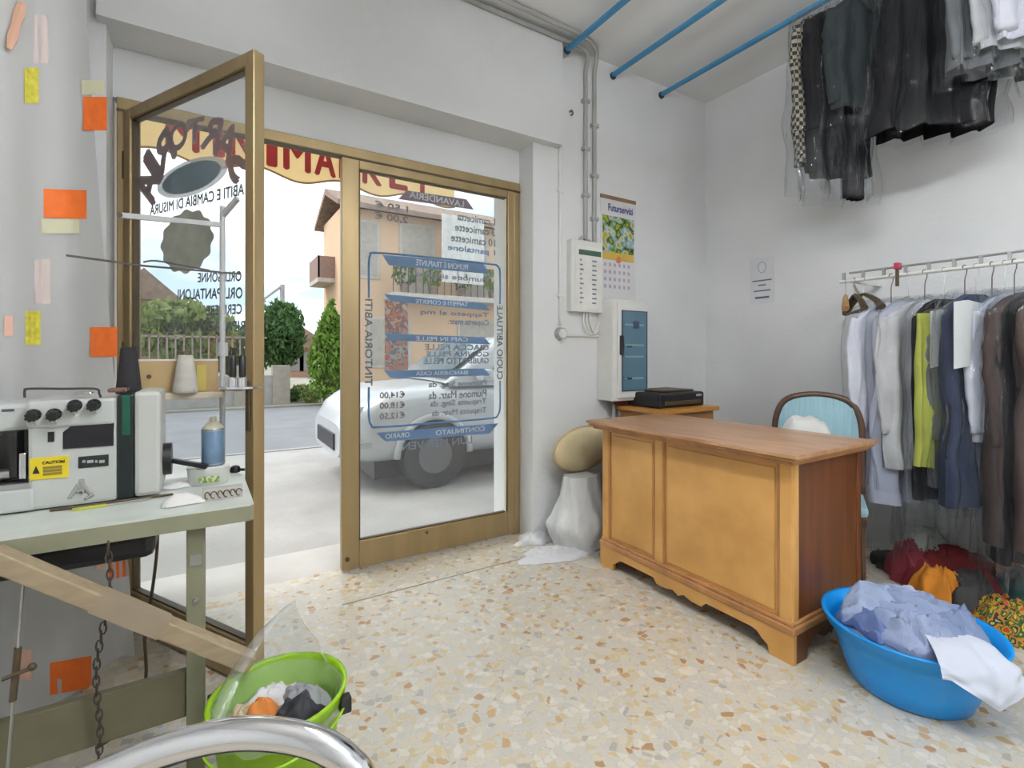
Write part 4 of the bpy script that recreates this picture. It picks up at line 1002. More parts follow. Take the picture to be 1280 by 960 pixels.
# ------------------------------------------------------------------ garments
def garment(name, label, cat, rail, rz, w, L, th, mat, shape='coat', cover=None, seed=0, hem=None, sleeves=True, paper=None, group=None, drop=.16, hook_r=.02, cover_w=1.1, folds=7, cov_bottom=None, dx=0.0):
    """hangs from rail point; local x = width, z = up, hook over the rail at the origin"""
    t = thing(name, rail, label, cat, rz, group)
    hook = [Vector((hook_r * math.cos(a), 0, hook_r * math.sin(a))) for a in [R(200 - 200 * k / 8) for k in range(9)]] + [Vector((hook_r * .8, 0, -.03)), Vector((0, 0, -.06)), Vector((0, 0, -drop))]
    hg = MB(); hg.tube(smooth_path(hook, 2), .0022, 6)
    hg.tube(smooth_path([(dx - w * .46, 0, -drop - .075), (dx - w * .25, 0, -drop - .03), (0, 0, -drop), (dx + w * .25, 0, -drop - .03), (dx + w * .46, 0, -drop - .075)], 3), .008, 6)
    hg.build('hanger', M_bronze_d if seed % 2 else M_steel, t, True, False)
    hem = w if hem is None else hem
    rnd = random.Random(seed)
    ph = rnd.random() * 6
    def body(u, v, grow=0.0, LL=L, fold=1.0, HM=hem):
        a = 2 * PI * u
        z0 = -drop + .012 + grow
        sh = .12 if shape in ('coat', 'shirt') else .02
        if shape in ('coat', 'shirt', 'dress'):
            if v < .12:
                s = v / .12; hw = .055 + (w / 2 - .055) * s ** .75; z = z0 - .10 * s ** 1.3
            else:
                s = (v - .12) / .88; hw = w / 2 + (HM / 2 - w / 2) * s; z = z0 - .10 - (LL - .10) * s
                if shape == 'dress': hw *= 1 - .18 * math.exp(-((s - .3) / .12) ** 2)
        else:
            s = v; hw = w / 2 + (HM / 2 - w / 2) * s; z = z0 - .05 - (LL) * s
        hw += grow
        tt = (th / 2) * (.55 + .45 * min(1, v * 3)) + grow
        ca, sa = math.cos(a), math.sin(a)
        f = fold * (.25 + .75 * min(1, v * 1.6))
        x = hw * (abs(ca) ** .8) * (1 if ca > 0 else -1)
        y = tt * (abs(sa) ** .7) * (1 if sa > 0 else -1)
        y += f * th * .26 * math.sin(folds * x / max(.05, hw) * 1.6 + ph + (1.5 if sa > 0 else 0)) + f * th * .3 * noise.noise(Vector((x * 9, z * 3.5, seed + (4 if sa > 0 else 0))))
        z += .012 * noise.noise(Vector((x * 8, 3, seed))) * (v > .9)
        x += .02 * f * noise.noise(Vector((z * 5, seed, 0)))
        return Vector((x + dx, y, z))
    bd = MB(); bd.grid(lambda u, v: body(u, v), 48, 26, True)
    fabric = bd.build('fabric', mat, t, 'all', False)
    if sleeves and shape in ('coat', 'shirt'):
        for s in (-1, 1):
            Ls = min(L * .78, .58)
            pts = [Vector((s * (w / 2 - .05), 0, -drop - .08)), Vector((s * (w / 2 - .02), .0, -drop - .09 - Ls * .25)), Vector((s * (w / 2 - .015), -.03, -drop - .09 - Ls * .6)), Vector((s * (w / 2 - .03), -.05, -drop - .09 - Ls))]
            pp = smooth_path(pts, 5)
            sm = MB(); sm.tube(pp, [(.062 - .016 * i / len(pp)) * (1 + .22 * noise.noise(Vector((i * .9, seed, s)))) for i in range(len(pp))], 14)
            for v_ in sm.bm.verts:
                v_.co.y *= .42
                v_.co.y += .012 * noise.noise(Vector((v_.co.x * 30, v_.co.z * 9, seed)))
            sm.build('sleeve', mat, t, 'all', False)
    if shape == 'coat':
        MB().tube(smooth_path([(-.06, .0, -drop - .01), (-.05, -th * .5, -drop - .04), (0, -th * .62, -drop - .10), (.05, -th * .5, -drop - .04), (.06, 0, -drop - .01)], 4), .014, 6).build('collar', mat, t, 'all', False)
    if paper:
        px_, pw, phh = paper
        MB().grid(lambda u, v: Vector((px_ + (u - .5) * pw, -th * .62 - .012 - .006 * math.sin(u * 5 + 1), -drop - .02 - v * phh - .03 * abs(u - .4))), 8, 8).build('paper_cover', pm('cover_paper', (.60, .63, .64), .8, var=.04), t, 'all', False)
    if cover is not None:
        LC = L * 1.08 + .04 if cov_bottom is None else cov_bottom
        cv = MB(); cv.grid(lambda u, v: body(u, v, .016 + .012 * (1 + noise.noise(Vector((math.cos(2 * PI * u) * 3, v * 9, seed + 7)))), LC, 1.35, hem * cover_w), 44, 30, True)
        cv.build('plastic_cover', cover, t, 'all', False)
    return t

G = lambda n, c, **k: pm(n, c, .85, var=.14, scale=9, **k)
g_white = pm('garment_white', (.60, .61, .68), .85, var=.08); g_lil = pm('garment_lilac', (.47, .48, .58), .85, var=.1); g_pale = pm('garment_pale', (.50, .50, .51), .85, var=.12)
g_blk = pm('garment_black', (.011, .011, .013), .8, var=.2, spec=.2); g_navy = G('garment_navy', (.018, .03, .07)); g_lime = G('garment_lime', (.42, .46, .09)); g_brn = G('garment_brown', (.055, .035, .03)); g_gry = G('garment_grey', (.16, .17, .18)); g_teal = G('garment_teal', (.018, .026, .03))
g_rose = G('garment_rose', (.10, .065, .055)); g_slate = G('garment_slate', (.12, .16, .22))
g_chk = plaid('garment_check', (.36, .32, .25), (.02, .02, .02), 46)

# lower rack on the right wall
QX, QZ = 3.2, 1.63
QX = 3.16
rk = thing('clothes_rail', (XR, 1.2, QZ), 'white ladder-like wall rail holding the lower row of clothes', 'clothes rail')
qy0 = on_x(1050, 355, QX).y
MB().cyl((QX, -.3, QZ), (QX, qy0, QZ), .010, 10).build('lower_bar', M_white, rk, True)
MB().cyl((QX, -.3, QZ + .045), (QX, qy0 - .05, QZ + .045), .006, 8).build('upper_bar', M_steel, rk, True)
k = 0; y = qy0 - .02
while y > -.25:
    MB().box((QX - .006, y - .007, QZ - .004), (QX + .006, y + .007, QZ + .05)).build('spacer', M_steel, rk); y -= .10
for yb_ in (qy0 - .06, -.1):
    MB().beam((QX, yb_, QZ), (XR, yb_, QZ), .02, .02).build('bracket', M_white, rk)
    MB().beam((QX + .03, yb_, QZ - .02), (XR, yb_, QZ - .25), .015, .015, up=(0, 1, 0)).build('bracket_strut', M_white, rk)
cp = on_x(1123, 346, QX)
o = thing('red_clip', (QX, cp.y, QZ + .03), 'red plastic clip on the clothes rail', 'clip')
MB().box((QX - .03, cp.y - .012, QZ + .03), (QX + .012, cp.y + .012, QZ + .065), .004).build('jaw', pm('clip_red', (.45, .03, .07), .4), o)
MB().box((QX - .02, cp.y - .008, QZ - .06), (QX - .008, cp.y + .008, QZ + .03), .003).build('tail', M_bronze_d, o)
def yq(px): return on_x(px, 380, QX).y
# empty wooden hangers
M_hw = pm('hanger_wood', (.36, .20, .07), .45, var=.15)
for px, rz_, lab in ((1057, .42, 'golden wooden hanger hanging empty at the rail end'), (1068, .62, 'dark empty hanger with clips next to the wooden one'), (1079, .8, 'dark empty hanger tilted against the plastic covers')):
    hx = thing('empty_hanger', (QX, yq(px), QZ), lab, 'hanger', rz_, 'empty hangers on the lower rail')
    mm = M_hw if px == 1057 else M_bronze_d
    MB().tube(smooth_path([Vector((.016 * math.cos(a), 0, .016 * math.sin(a))) for a in [R(200 - 200 * j / 8) for j in range(9)]] + [Vector((.012, 0, -.03)), Vector((0, 0, -.06)), Vector((0, 0, -.085))], 2), .0024, 6).build('hook', M_steel, hx, True, False)
    pp = smooth_path([(-.205, .0, -.175), (-.15, 0, -.135), (-.06, 0, -.10), (0, 0, -.085), (.06, 0, -.10), (.15, 0, -.135), (.205, 0, -.175)], 4)
    MB().tube(pp, [.009 + .010 * abs(i / (len(pp) - 1) - .5) * 2 for i in range(len(pp))], 8).build('shoulder_bar', mm, hx, True, False)
    MB().cyl((-.185, 0, -.18), (.185, 0, -.18), .006, 8).build('trouser_bar', M_bronze_d, hx, True, False)
low = [
 # px, label, w, L, th, mat, shape, kwargs
 (1114, 'white lilac shirt in a clear cover at the start of the lower rail', .46, .98, .11, g_white, 'shirt', dict(cov_bottom=1.36, folds=5)),
 (1136, 'pale lilac dress under a long clear cover beside the white shirt', .44, 1.05, .10, g_lil, 'dress', dict(cov_bottom=1.34, sleeves=False)),
 (1156, 'pale grey shirt in a crinkled plastic cover with rounded hem', .46, .86, .11, g_pale, 'shirt', dict(cov_bottom=1.0)),
 (1180, 'narrow black garment behind the pale grey shirt', .40, 1.0, .05, g_blk, 'coat', dict(sleeves=False)),
 (1206, 'yellow green trousers hanging below a white paper cover', .20, .74, .05, g_lime, 'trouser', dict(paper=(-.17, .17, .27), cover=None, drop=.19, dx=-.17)),
 (1220, 'dark grey jacket between the green trousers and the navy garment', .44, .92, .075, g_gry, 'coat', {}),
 (1240, 'navy suit with a white paper cover over its shoulder', .36, .98, .08, g_navy, 'coat', dict(paper=(-.22, .22, .30), dx=-.12, sleeves=False)),
 (1256, 'slate blue garment next to the navy suit', .36, .92, .06, g_slate, 'coat', dict(sleeves=False)),
 (1268, 'white blouse in a plastic cover beside the brown coat', .44, .68, .06, g_white, 'shirt', {}),
 (1286, 'dark brown coat in a shiny plastic cover', .46, 1.12, .09, g_brn, 'coat', {}),
 (1304, 'black coat in plastic hanging after the brown coat', .46, 1.2, .09, g_blk, 'coat', {}),
 (1324, 'brown dress with a long glossy cover', .44, 1.12, .08, g_rose, 'dress', dict(cov_bottom=1.3)),
 (1352, 'dark brown jacket at the far end of the lower rail', .46, 1.0, .09, g_brn, 'coat', {}),
]
for i, (px, lab, w, L, th, mat, shp, kw) in enumerate(low):
    kw = dict(kw); kw.setdefault('cover', M_film); kw.setdefault('sleeves', True)
    garment('hanging_garment', lab, 'garment', (QX, yq(px), QZ), -.42 + .10 * math.sin(i * 2.3), w, L, th, mat, shp, seed=i + 1, group='clothes on the lower rail', hook_r=.0125, **kw)

# upper garments on the third blue rod
def yu(px): return on_x(px, 60, RX3).y
up = [
 (1034, 'black and beige checked jacket hanging under the ceiling at the row end', .46, .86, .07, g_chk, 'coat', dict(cov_bottom=1.05), -.25),
 (1046, 'plain black coat in plastic next to the checked jacket', .40, .92, .08, g_blk, 'coat', dict(cov_bottom=1.1), -.3),
 (1082, 'very dark teal garment in glossy plastic with white collar', .40, .62, .08, g_teal, 'coat', dict(cov_bottom=.75), -.5),
 (1066, 'long narrow black trousers reaching lowest of the upper row', .13, 1.02, .04, g_blk, 'trouser', dict(cov_bottom=1.04), -.3),
 (1160, 'wide black pleated skirt hanging in the upper row', .36, .78, .16, g_blk, 'skirt', dict(hem=.50, folds=9, cov_bottom=.83, sleeves=False), -.75),
 (1246, 'grey jacket in crinkled shiny plastic in the upper row', .42, .66, .09, g_gry, 'coat', {}, -.5),
 (1276, 'pale grey shirt in clear plastic behind the grey jacket', .42, .62, .08, g_pale, 'shirt', {}, -.5),
 (1304, 'white shirt at the far end of the upper row', .42, .6, .08, g_white, 'shirt', {}, -.5),
]
for i, (px, lab, w, L, th, mat, shp, kw, rz_) in enumerate(up):
    kw = dict(kw); kw.setdefault('cover', M_film)
    garment('hanging_garment', lab, 'garment', (RX3, yu(px), RZ), rz_, w, L, th, mat, shp, seed=30 + i, group='clothes on the blue ceiling rod', hook_r=.024, drop=.11, **kw)

# ------------------------------------------------------------------ behind the desk: cabinet, printer, chair, press, bag
cbn = thing('corner_cabinet', (2.74, 2.4, 0), 'small orange brown wooden cabinet in the corner behind the desk', 'cabinet')
MB().box((2.50, 2.2, .0), (3.02, 2.6, .815)).build('carcass', M_woodd, cbn)
MB().box((2.47, 2.17, .815), (3.05, 2.62, .845), .004).build('cabinet_top', pm('cabinet_orange', (.52, .24, .05), .4), cbn)
prt = thing('black_printer', (2.76, 2.42, .845), 'flat black printer on the corner cabinet', 'printer')
MB().box((2.53, 2.25, .845), (2.99, 2.58, .945), .015).build('case', M_black, prt)
MB().box((2.58, 2.24, .865), (2.94, 2.27, .89), .004).build('paper_slot', M_bronze_d, prt)
MB().box((2.62, 2.3, .945), (2.94, 2.54, .96), .006).build('lid', M_bronze_d, prt)
MB().box((2.90, 2.244, .915), (2.95, 2.251, .93)).build('button_panel', M_grey, prt)
wal = thing('red_purse', (2.55, 2.52, .845), 'dark red purse squeezed between the printer and the electric panel', 'purse')
MB().box((2.42, 2.53, .846), (2.62, 2.585, .975), .02).build('pouch', pm('purse_red', (.14, .02, .03), .5), wal, True)
MB().box((2.43, 2.525, .955), (2.61, 2.592, .967), .003).build('zip', M_steel, wal)

# chair behind the desk
CH = Vector((2.84, 1.42, 0)); crz = math.atan2(.449, .894) + PI / 2      # local -y faces the camera
bc = thing('blue_chair', CH, 'dark wooden chair with an arched back and light blue upholstery', 'chair', crz - PI / 2 + R(-90) + PI / 2 - R(0))
bc.rotation_euler = (0, 0, math.atan2(-.894, .449))
M_dw = pm('dark_walnut', (.09, .045, .028), .4, var=.2); M_bf = pm('blue_velvet', (.30, .48, .55), .9, var=.1, stretch=(14, 1, 1), scale=6)
arc_ = [(-.2, 0, .47), (-.205, .0, .70), (-.195, .01, .86), (-.14, .018, .955), (0, .022, .985), (.14, .018, .955), (.195, .01, .86), (.205, 0, .70), (.2, 0, .47)]
MB().tube(smooth_path(arc_, 6), .016, 10).build('back_frame', M_dw, bc, 'all', False)
poly = [(p.x * .93, p.z - .012) for p in smooth_path([arc_[1], *arc_[2:7], arc_[7]], 5)]
MB().prism([(-.185, .60)] + poly + [(.185, .60)], (1, 0, 0), (0, 0, 1), (0, .03, 0), (0, -.008, 0)).build('backrest', M_bf, bc, False, False)
MB().box((-.21, -.30, .42), (.21, .015, .475), .02).build('seat', M_bf, bc, True, False)
MB().box((-.205, -.295, .385), (.205, .01, .422), .005).build('seat_frame', M_dw, bc, False, False)
for x in (-.19, .19):
    MB().tube([(x, 0, .42), (x * 1.02, .03, 0)], .016, 8).build('leg', M_dw, bc, True, False)
    MB().tube([(x * .96, -.27, .42), (x * .98, -.28, 0)], .016, 8).build('leg', M_dw, bc, True, False)
bm_ = root_mat(bc)
pb_ = bm_ @ Vector((-.05, -.135, 0))
o = lump('white_bundle', pb_.x, pb_.y, lambda x, y: .475, .15, .12, .385, 91, pm('bundle_white', (.66, .66, .64), .9, var=.06), wr=.04, ws=9, sharp=5, jag=.08, rot=-.9)
tag(o, 'white cloth bundle heaped on the seat of the blue chair', 'cloth bundle')

# press cushion on wrapped stand
pc = on_y(728, 563, 2.44)
st = thing('wrapped_stand', (2.02, 2.42, 0), 'ironing stand wrapped in a crumpled white plastic bag beside the desk', 'stand')
def stf(u, v):
    a = 2 * PI * u
    z = .005 + .44 * v
    r = .155 + .06 * math.exp(-((v - .32) / .22) ** 2) - .045 * v
    r *= 1 + .12 * noise.noise(Vector((math.cos(a) * 2.2, math.sin(a) * 2.2, v * 2.5 + 8))) + .05 * math.sin(a * 9 + v * 7) + .025 * math.sin(a * 19 - v * 15)
    return Vector((2.02 + r * 1.15 * math.cos(a), 2.43 + r * .85 * math.sin(a), z))
MB().grid(stf, 60, 26, True).build('bag_skin', pm('bag_white', (.62, .63, .63), .28, var=.10, bump=.9, bscale=14, stretch=(1, 1, .4)), st, 'all')
MB().box((1.93, 2.36, 0.0), (2.11, 2.5, .44)).build('inner_frame', M_white, st)
pr_ = thing('press_cushion', (2.03, 2.46, .445), 'cream oval ironing cushion resting on the wrapped stand', 'ironing cushion')
rotp = Euler((R(12), 0, 0)).to_matrix()
cpos = Vector((2.07, 2.475, .595))
MB().ball(cpos, 1, .235, .07, .15, 32, 16, rotp).build('pad', pm('cream_canvas', (.62, .53, .33), .85, var=.07, scale=10), pr_, 'all')
MB().tube([cpos + rotp @ Vector((.236 * math.cos(t), .0, .151 * math.sin(t))) for t in [2 * PI * j / 40 for j in range(40)]], .008, 6, True).build('piping', pm('cream_piping', (.46, .37, .20), .8), pr_, 'all')

# white plastic on the floor
sh_m = film('white_sheet', gloss=.12, haze=.72, rough=.25, bscale=16)
for k, (px, py, rx, ry, h, lab) in enumerate(((694, 694, .24, .11, .035, 'crumpled white plastic sheet spread on the floor before the wrapped stand'), (668, 676, .13, .08, .05, 'rolled white plastic sheet on the floor against the door wall'))):
    p = on_z(px, py, 0)
    o = lump('plastic_sheet', p.x, p.y, lambda x, y: 0.0, rx, ry, h, 110 + k, pm('sheet_white', (.66, .67, .70), .4, var=.05), wr=.035, ws=15, rot=-.15, jag=.3)
    tag(o, lab, 'plastic sheet')

# ------------------------------------------------------------------ outside
GZ = -.06
M_pav = pm('street_concrete', (.35, .34, .325), .9, var=.16, scale=1.5, bump=.3, bscale=22)
M_asp = pm('asphalt', (.20, .205, .22), .9, var=.1, scale=2)
struct('pavement', MB().box((-14, 2.86, GZ - .2), (16, 7.2, GZ)), M_pav, 'pale concrete forecourt before the shop')
struct('road', MB().box((-30, 7.2, GZ - .22), (40, 13.2, GZ - .02)), M_asp, 'grey asphalt road')
struct('ground_beyond', MB().box((-60, 13.2, GZ - .2), (60, 90, GZ + .02)), pm('far_ground', (.28, .27, .22), .95, var=.2, scale=.6), 'pale verge across the road')
struct('trim_5', MB().box((-30, 7.1, GZ - .1), (40, 7.2, GZ + .01)), pm('kerb', (.31, .30, .29), .9), 'low kerb between forecourt and road')

# awning
aw = thing('shop_awning', (.5, YO, 3.3), 'yellow shop awning with scalloped valance and red capital lettering', 'awning')
AY, AX0, AX1 = 4.2, -1.25, 1.96
M_aw = pm('awning_yellow', (.80, .60, .30), .85, var=.05, sub=.5)
def val_bottom(x): return 2.60 - .035 * math.cos((x - .62) * 2 * PI / .62)
def valf(u, v):
    x = AX0 + (AX1 - AX0) * u
    return Vector((x, AY + .006 * math.sin(x * 9), 3.04 + (val_bottom(x) - 3.04) * v))
MB().grid(valf, 90, 4).build('valance', M_aw, aw, 'all')
MB().tube([valf(k / 89, 1) for k in range(90)], .008, 5).build('valance_braid', pm('braid_brown', (.30, .20, .10), .8), aw, True)
MB().grid(lambda u, v: Vector((AX0 + (AX1 - AX0) * u, AY + (YO - AY) * v, 3.04 + .40 * v)), 20, 6).build('canopy', M_aw, aw, 'all')
MB().cyl((AX0, AY, 3.045), (AX1, AY, 3.045), .02, 10).build('front_bar', M_white, aw, True)
for x in (AX0 + .1, AX1 - .1): MB().tube([(x, YO, 3.0), (x + .1, 3.7, 3.06), (x, AY, 3.04)], .015, 8).build('folding_arm', M_white, aw, True)
M_red = pm('awning_red', (.36, .03, .045), .8)
for ch_, x in zip('MINIMARKET', (-.15, .07, .22, .42, .60, .81, 1.0, 1.19, 1.42, 1.64)):
    text_mesh('lettering', ch_, (x, AY - .012, 2.78), (1, 0, 0), (0, 0, 1), .06 if ch_ == 'I' else (.185 if ch_ == 'M' else .15), .25, M_red, aw)

# car
cr = thing('silver_car', (2.9, 5.25, GZ), 'silver white car parked along the shop front', 'car')
M_car = pm('car_paint', (.48, .50, .52), .25, .2, var=.03)
CX, CY = 1.02, 4.38      # nose, near side
Lc, Wc = 4.1, 1.7
def sect(t):
    """lower body: half width, bottom, top at length fraction t (0 = nose)"""
    zt = .62 + .33 * min(1, (t / .10)) ** .5 if t < .1 else .95 + .05 * min(1, (t - .1) / .2)
    hw = Wc / 2 * (1 - .30 * max(0, 1 - t / .10) ** 2 - .12 * max(0, (t - .92) / .08) ** 2)
    zb_ = .24 + .06 * max(0, 1 - t / .06)
    return hw, zb_, zt
def carf(u, v):
    t = v; hw, zb_, zt = sect(t)
    a = 2 * PI * u; ca, sa = math.cos(a), math.sin(a)
    e = .42
    y = hw * (abs(ca) ** e) * (1 if ca > 0 else -1); z = (zb_ + zt) / 2 + (zt - zb_) / 2 * (abs(sa) ** e) * (1 if sa > 0 else -1)
    return Vector((CX + Lc * t - .0, CY + Wc / 2 + y, GZ + z))
cm_ = MB().grid(carf, 56, 40, True)
for vv in (0, 1): cm_.bm.faces.new([cm_.bm.verts.new(carf(i / 56, vv)) for i in range(56)])
cm_.build('body_shell', M_car, cr, 'all')
MB().box((CX - .015, CY + .45, GZ + .36), (CX + .02, CY + Wc - .45, GZ + .52), .01).build('front_grille', M_black, cr)
def cabf(u, v):
    prof_ = [(.24, .98), (.40, 1.42), (.50, 1.47), (.72, 1.45), (.86, 1.32), (.96, .98)]
    k = v * (len(prof_) - 1); i = min(int(k), len(prof_) - 2); f = k - i
    t = prof_[i][0] + (prof_[i + 1][0] - prof_[i][0]) * f; z = prof_[i][1] + (prof_[i + 1][1] - prof_[i][1]) * f
    tum = (z - .98) / .49 * .13
    hw = Wc / 2 - .06 - tum
    if u < .2: s = u / .2; return Vector((CX + Lc * t, CY + .06, GZ + .95)).lerp(Vector((CX + Lc * t, CY + Wc / 2 - hw, GZ + z)), s)
    if u > .8: s = (u - .8) / .2; return Vector((CX + Lc * t, CY + Wc / 2 + hw, GZ + z)).lerp(Vector((CX + Lc * t, CY + Wc - .06, GZ + .95)), s)
    s = (u - .2) / .6; return Vector((CX + Lc * t, CY + Wc / 2 - hw + 2 * hw * s, GZ + z + .02 * math.sin(PI * s)))
MB().grid(cabf, 21, 31).build('cabin', M_car, cr, 'all')
M_cg = pm('car_glass', (.10, .15, .18), .06, var=.05)
MB().quad((CX + Lc * .245, CY + .2, GZ + 1.02), (CX + Lc * .245, CY + Wc - .2, GZ + 1.02), (CX + Lc * .385, CY + Wc - .28, GZ + 1.40), (CX + Lc * .385, CY + .28, GZ + 1.40)).build('windscreen', M_cg, cr).location.z += .03
for t0, t1 in ((.30, .53), (.55, .76)):
    MB().prism([(CX + Lc * t0 + (.16 if t0 < .4 else 0), 1.0), (CX + Lc * t1, 1.0), (CX + Lc * t1 - .02, 1.37), (CX + Lc * t0 + (.52 if t0 < .4 else .02), 1.37)], (1, 0, 0), (0, .27, 1), (0, .03, 0), (0, CY + .035 - .26, GZ)).build('side_window', M_cg, cr)
M_ty = pm('tyre', (.045, .045, .048), .85)
for t in (.20, .80):
    for y in (CY - .02, CY + Wc - .18):
        c_ = Vector((CX + Lc * t, y, GZ + .31))
        w_ = MB().cyl(c_, c_ + Vector((0, .2, 0)), .31, 32).build('wheel', M_ty, cr, True)
        MB().cyl(c_ + Vector((0, -.006, 0)), c_ + Vector((0, .02, 0)), .17, 24).build('hub_cap', pm('hub_grey', (.13, .13, .14), .5), w_, True)
    MB().tube([Vector((CX + Lc * t + .37 * math.cos(a), CY + .0, GZ + .31 + .37 * math.sin(a))) for a in [PI * j / 16 for j in range(17)]], .035, 8).build('wheel_arch', M_car, cr, 'all')
    MB().prism([(.36 * math.cos(PI * j / 20), .36 * math.sin(PI * j / 20)) for j in range(21)], (1, 0, 0), (0, 0, 1), (0, .004, 0), (CX + Lc * t, CY - .004, GZ + .31)).build('arch_gap', M_black, cr)
MB().box((CX + .05, CY + .13, GZ + .66), (CX + .32, CY + .34, GZ + .80), .04).build('headlight', pm('lamp_glass', (.55, .60, .63), .1), cr, True)
MB().box((CX + .02, CY + .05, GZ + .42), (CX + Lc, CY + .07, GZ + .48)).build('side_moulding', M_grey, cr)
MB().box((CX + .30, CY + .2, GZ + .1), (CX + Lc - .3, CY + Wc - .2, GZ + .3)).build('underbody', M_black, cr)
MB().box((CX + 1.28, CY - .12, GZ + 1.0), (CX + 1.42, CY + .06, GZ + 1.12), .03).build('door_mirror', M_car, cr, True)

# peach building across the street
YF = 15.0
bd_ = thing('apartment_house', (8, YF, GZ), 'peach coloured two storey house with balconies across the road', 'building')
M_pe = pm('peach_render', (.66, .45, .29), .9, var=.05, scale=.6)
M_tile = pm('roof_tile', (.27, .19, .145), .9, var=.25, scale=6)
bx0 = on_y(405, 300, YF + 2.6).x
MB().box((bx0, YF, GZ), (22, YF + 2.6, 5.6)).build('house_wall', M_pe, bd_)
MB().prism([(-.5, 0), (1.3, .75), (3.1, 0), (3.1, .15), (1.3, .95), (-.5, .15)], (0, 1, 0), (0, 0, 1), (22 - bx0 + .6, 0, 0), (bx0 - .22, YF, 5.5)).build('roof', M_tile, bd_)
M_bal = pm('balcony_cream', (.50, .455, .40), .9)
def balcony(x0, x1, z, side=False):
    MB().box((x0, YF - 1.0, z - .15), (x1, YF, z)).build('balcony_slab', M_bal, bd_)
    MB().box((x0, YF - 1.0, z + .9), (x1, YF - .96, z + .94)).build('balcony_handrail', M_bronze_d, bd_)
    n_ = int((x1 - x0) / .22)
    m_ = MB()
    for q in range(n_ + 1): xq = x0 + (x1 - x0) * q / n_; m_.box((xq - .012, YF - .99, z), (xq + .012, YF - .97, z + .9))
    m_.build('balusters', M_bronze_d, bd_)
balcony(4.6, 9.2, 3.05)
balcony(10.5, 14.5, 3.05)
sx = bx0
MB().box((sx - .5, YF + .9, 3.45), (sx, YF + 2.4, 3.58)).build('balcony_slab', M_bal, bd_)
MB().box((sx - .5, YF + .9, 3.58), (sx - .45, YF + 2.4, 4.25)).build('balcony_panel', pm('balcony_brown', (.28, .18, .15), .8), bd_)
MB().box((sx - .5, YF + .9, 3.58), (sx, YF + .94, 4.25)).build('balcony_panel', pm('balcony_brown', (.28, .18, .15), .8), bd_)
for x0, x1, z0, z1 in ((3.6, 4.4, 3.6, 5.2), (5.2, 6.2, 3.05, 5.3), (7.2, 8.2, 3.05, 5.3), (11.2, 12.2, 3.05, 5.3), (13.5, 14.5, 3.6, 5.2), (4.2, 5.4, .9, 2.3), (7.2, 8.6, 0.0, 2.3), (11, 12.4, .9, 2.3)):
    w_ = MB().box((x0 - .1, YF - .04, z0 - .08), (x1 + .1, YF, z1 + .08)).build('window_surround', M_bal, bd_)
    MB().box((x0, YF - .05, z0), (x1, YF - .03, z1)).build('shutter', pm('shutter_cream', (.42, .38, .32), .8), w_)
MB().grid(lambda u, v: Vector((6.1 + 1.5 * u, YF - 1.02 - .04 * math.sin(u * 30), 5.55 - 2.1 * v)), 40, 4).build('awning_blind', pm('blind_white', (.60, .59, .55), .9), bd_, 'all')
# balcony plants
def foliage(name, c, rx, ry, rz_, n, size, mat, seed, parent=None, shape=None):
    r_ = random.Random(seed); vs, fs = [], []
    for i in range(n):
        while True:
            d = Vector((r_.uniform(-1, 1), r_.uniform(-1, 1), r_.uniform(-1, 1)))
            if .25 < d.length < 1: break
        d = d * (.75 + .25 * r_.random()) / max(.6, d.length) * (d.length ** .4)
        if shape == 'cone': k = 1 - (d.z + 1) / 2.4; d.x *= k * 1.4; d.y *= k * 1.4
        p = Vector(c) + Vector((d.x * rx, d.y * ry, d.z * rz_))
        p += Vector((1, 1, .6)) * .12 * rx * noise.noise(p * 2.5 / max(.2, rx))
        e_ = Euler((r_.uniform(0, 6), r_.uniform(0, 6), r_.uniform(0, 6))).to_matrix()
        s_ = size * r_.uniform(.6, 1.3); b0 = len(vs)
        for q in ((-1, 0, 0), (0, -.45, .12), (1, 0, 0), (0, .45, .12)): vs.append(p + e_ @ (Vector(q) * s_))
        fs.append((b0, b0 + 1, b0 + 2, b0 + 3))
    me = bpy.data.meshes.new(name); me.from_pydata(vs, [], fs); me.materials.append(mat)
    return link(name, me, parent)
M_lf = pm('leaf_mid', (.085, .17, .05), .6, var=.4, scale=3, sub=.3); M_lf2 = pm('leaf_bright', (.17, .29, .04), .6, var=.35, scale=3, sub=.35); M_lf3 = pm('leaf_pale', (.24, .30, .10), .6, var=.3, scale=3, sub=.3)
M_bark = pm('bark', (.16, .12, .08), .9, var=.3)
for q, x in enumerate((5.0, 5.9, 6.9, 8.0, 8.8)):
    pt = thing('balcony_plant', (x, YF - .8, 3.05), ('dark green potted plant at the street tree end of the balcony', 'bright potted plant before the edge of the white balcony blind', 'dark green potted plant under the white balcony blind',
        'bright potted plant just past the white balcony blind', 'dark green potted plant at the far end of the balcony')[q], 'plant', group='balcony plants')
    MB().lathe([(.11, 0), (.15, .25), (.16, .27)], (x, YF - .8, 3.05), 12).build('pot', M_tile, pt, True)
    foliage('leaves', (x, YF - .8, 3.62), .38, .25, .38, 130, .09, M_lf2 if q % 2 else M_lf, 200 + q, pt)

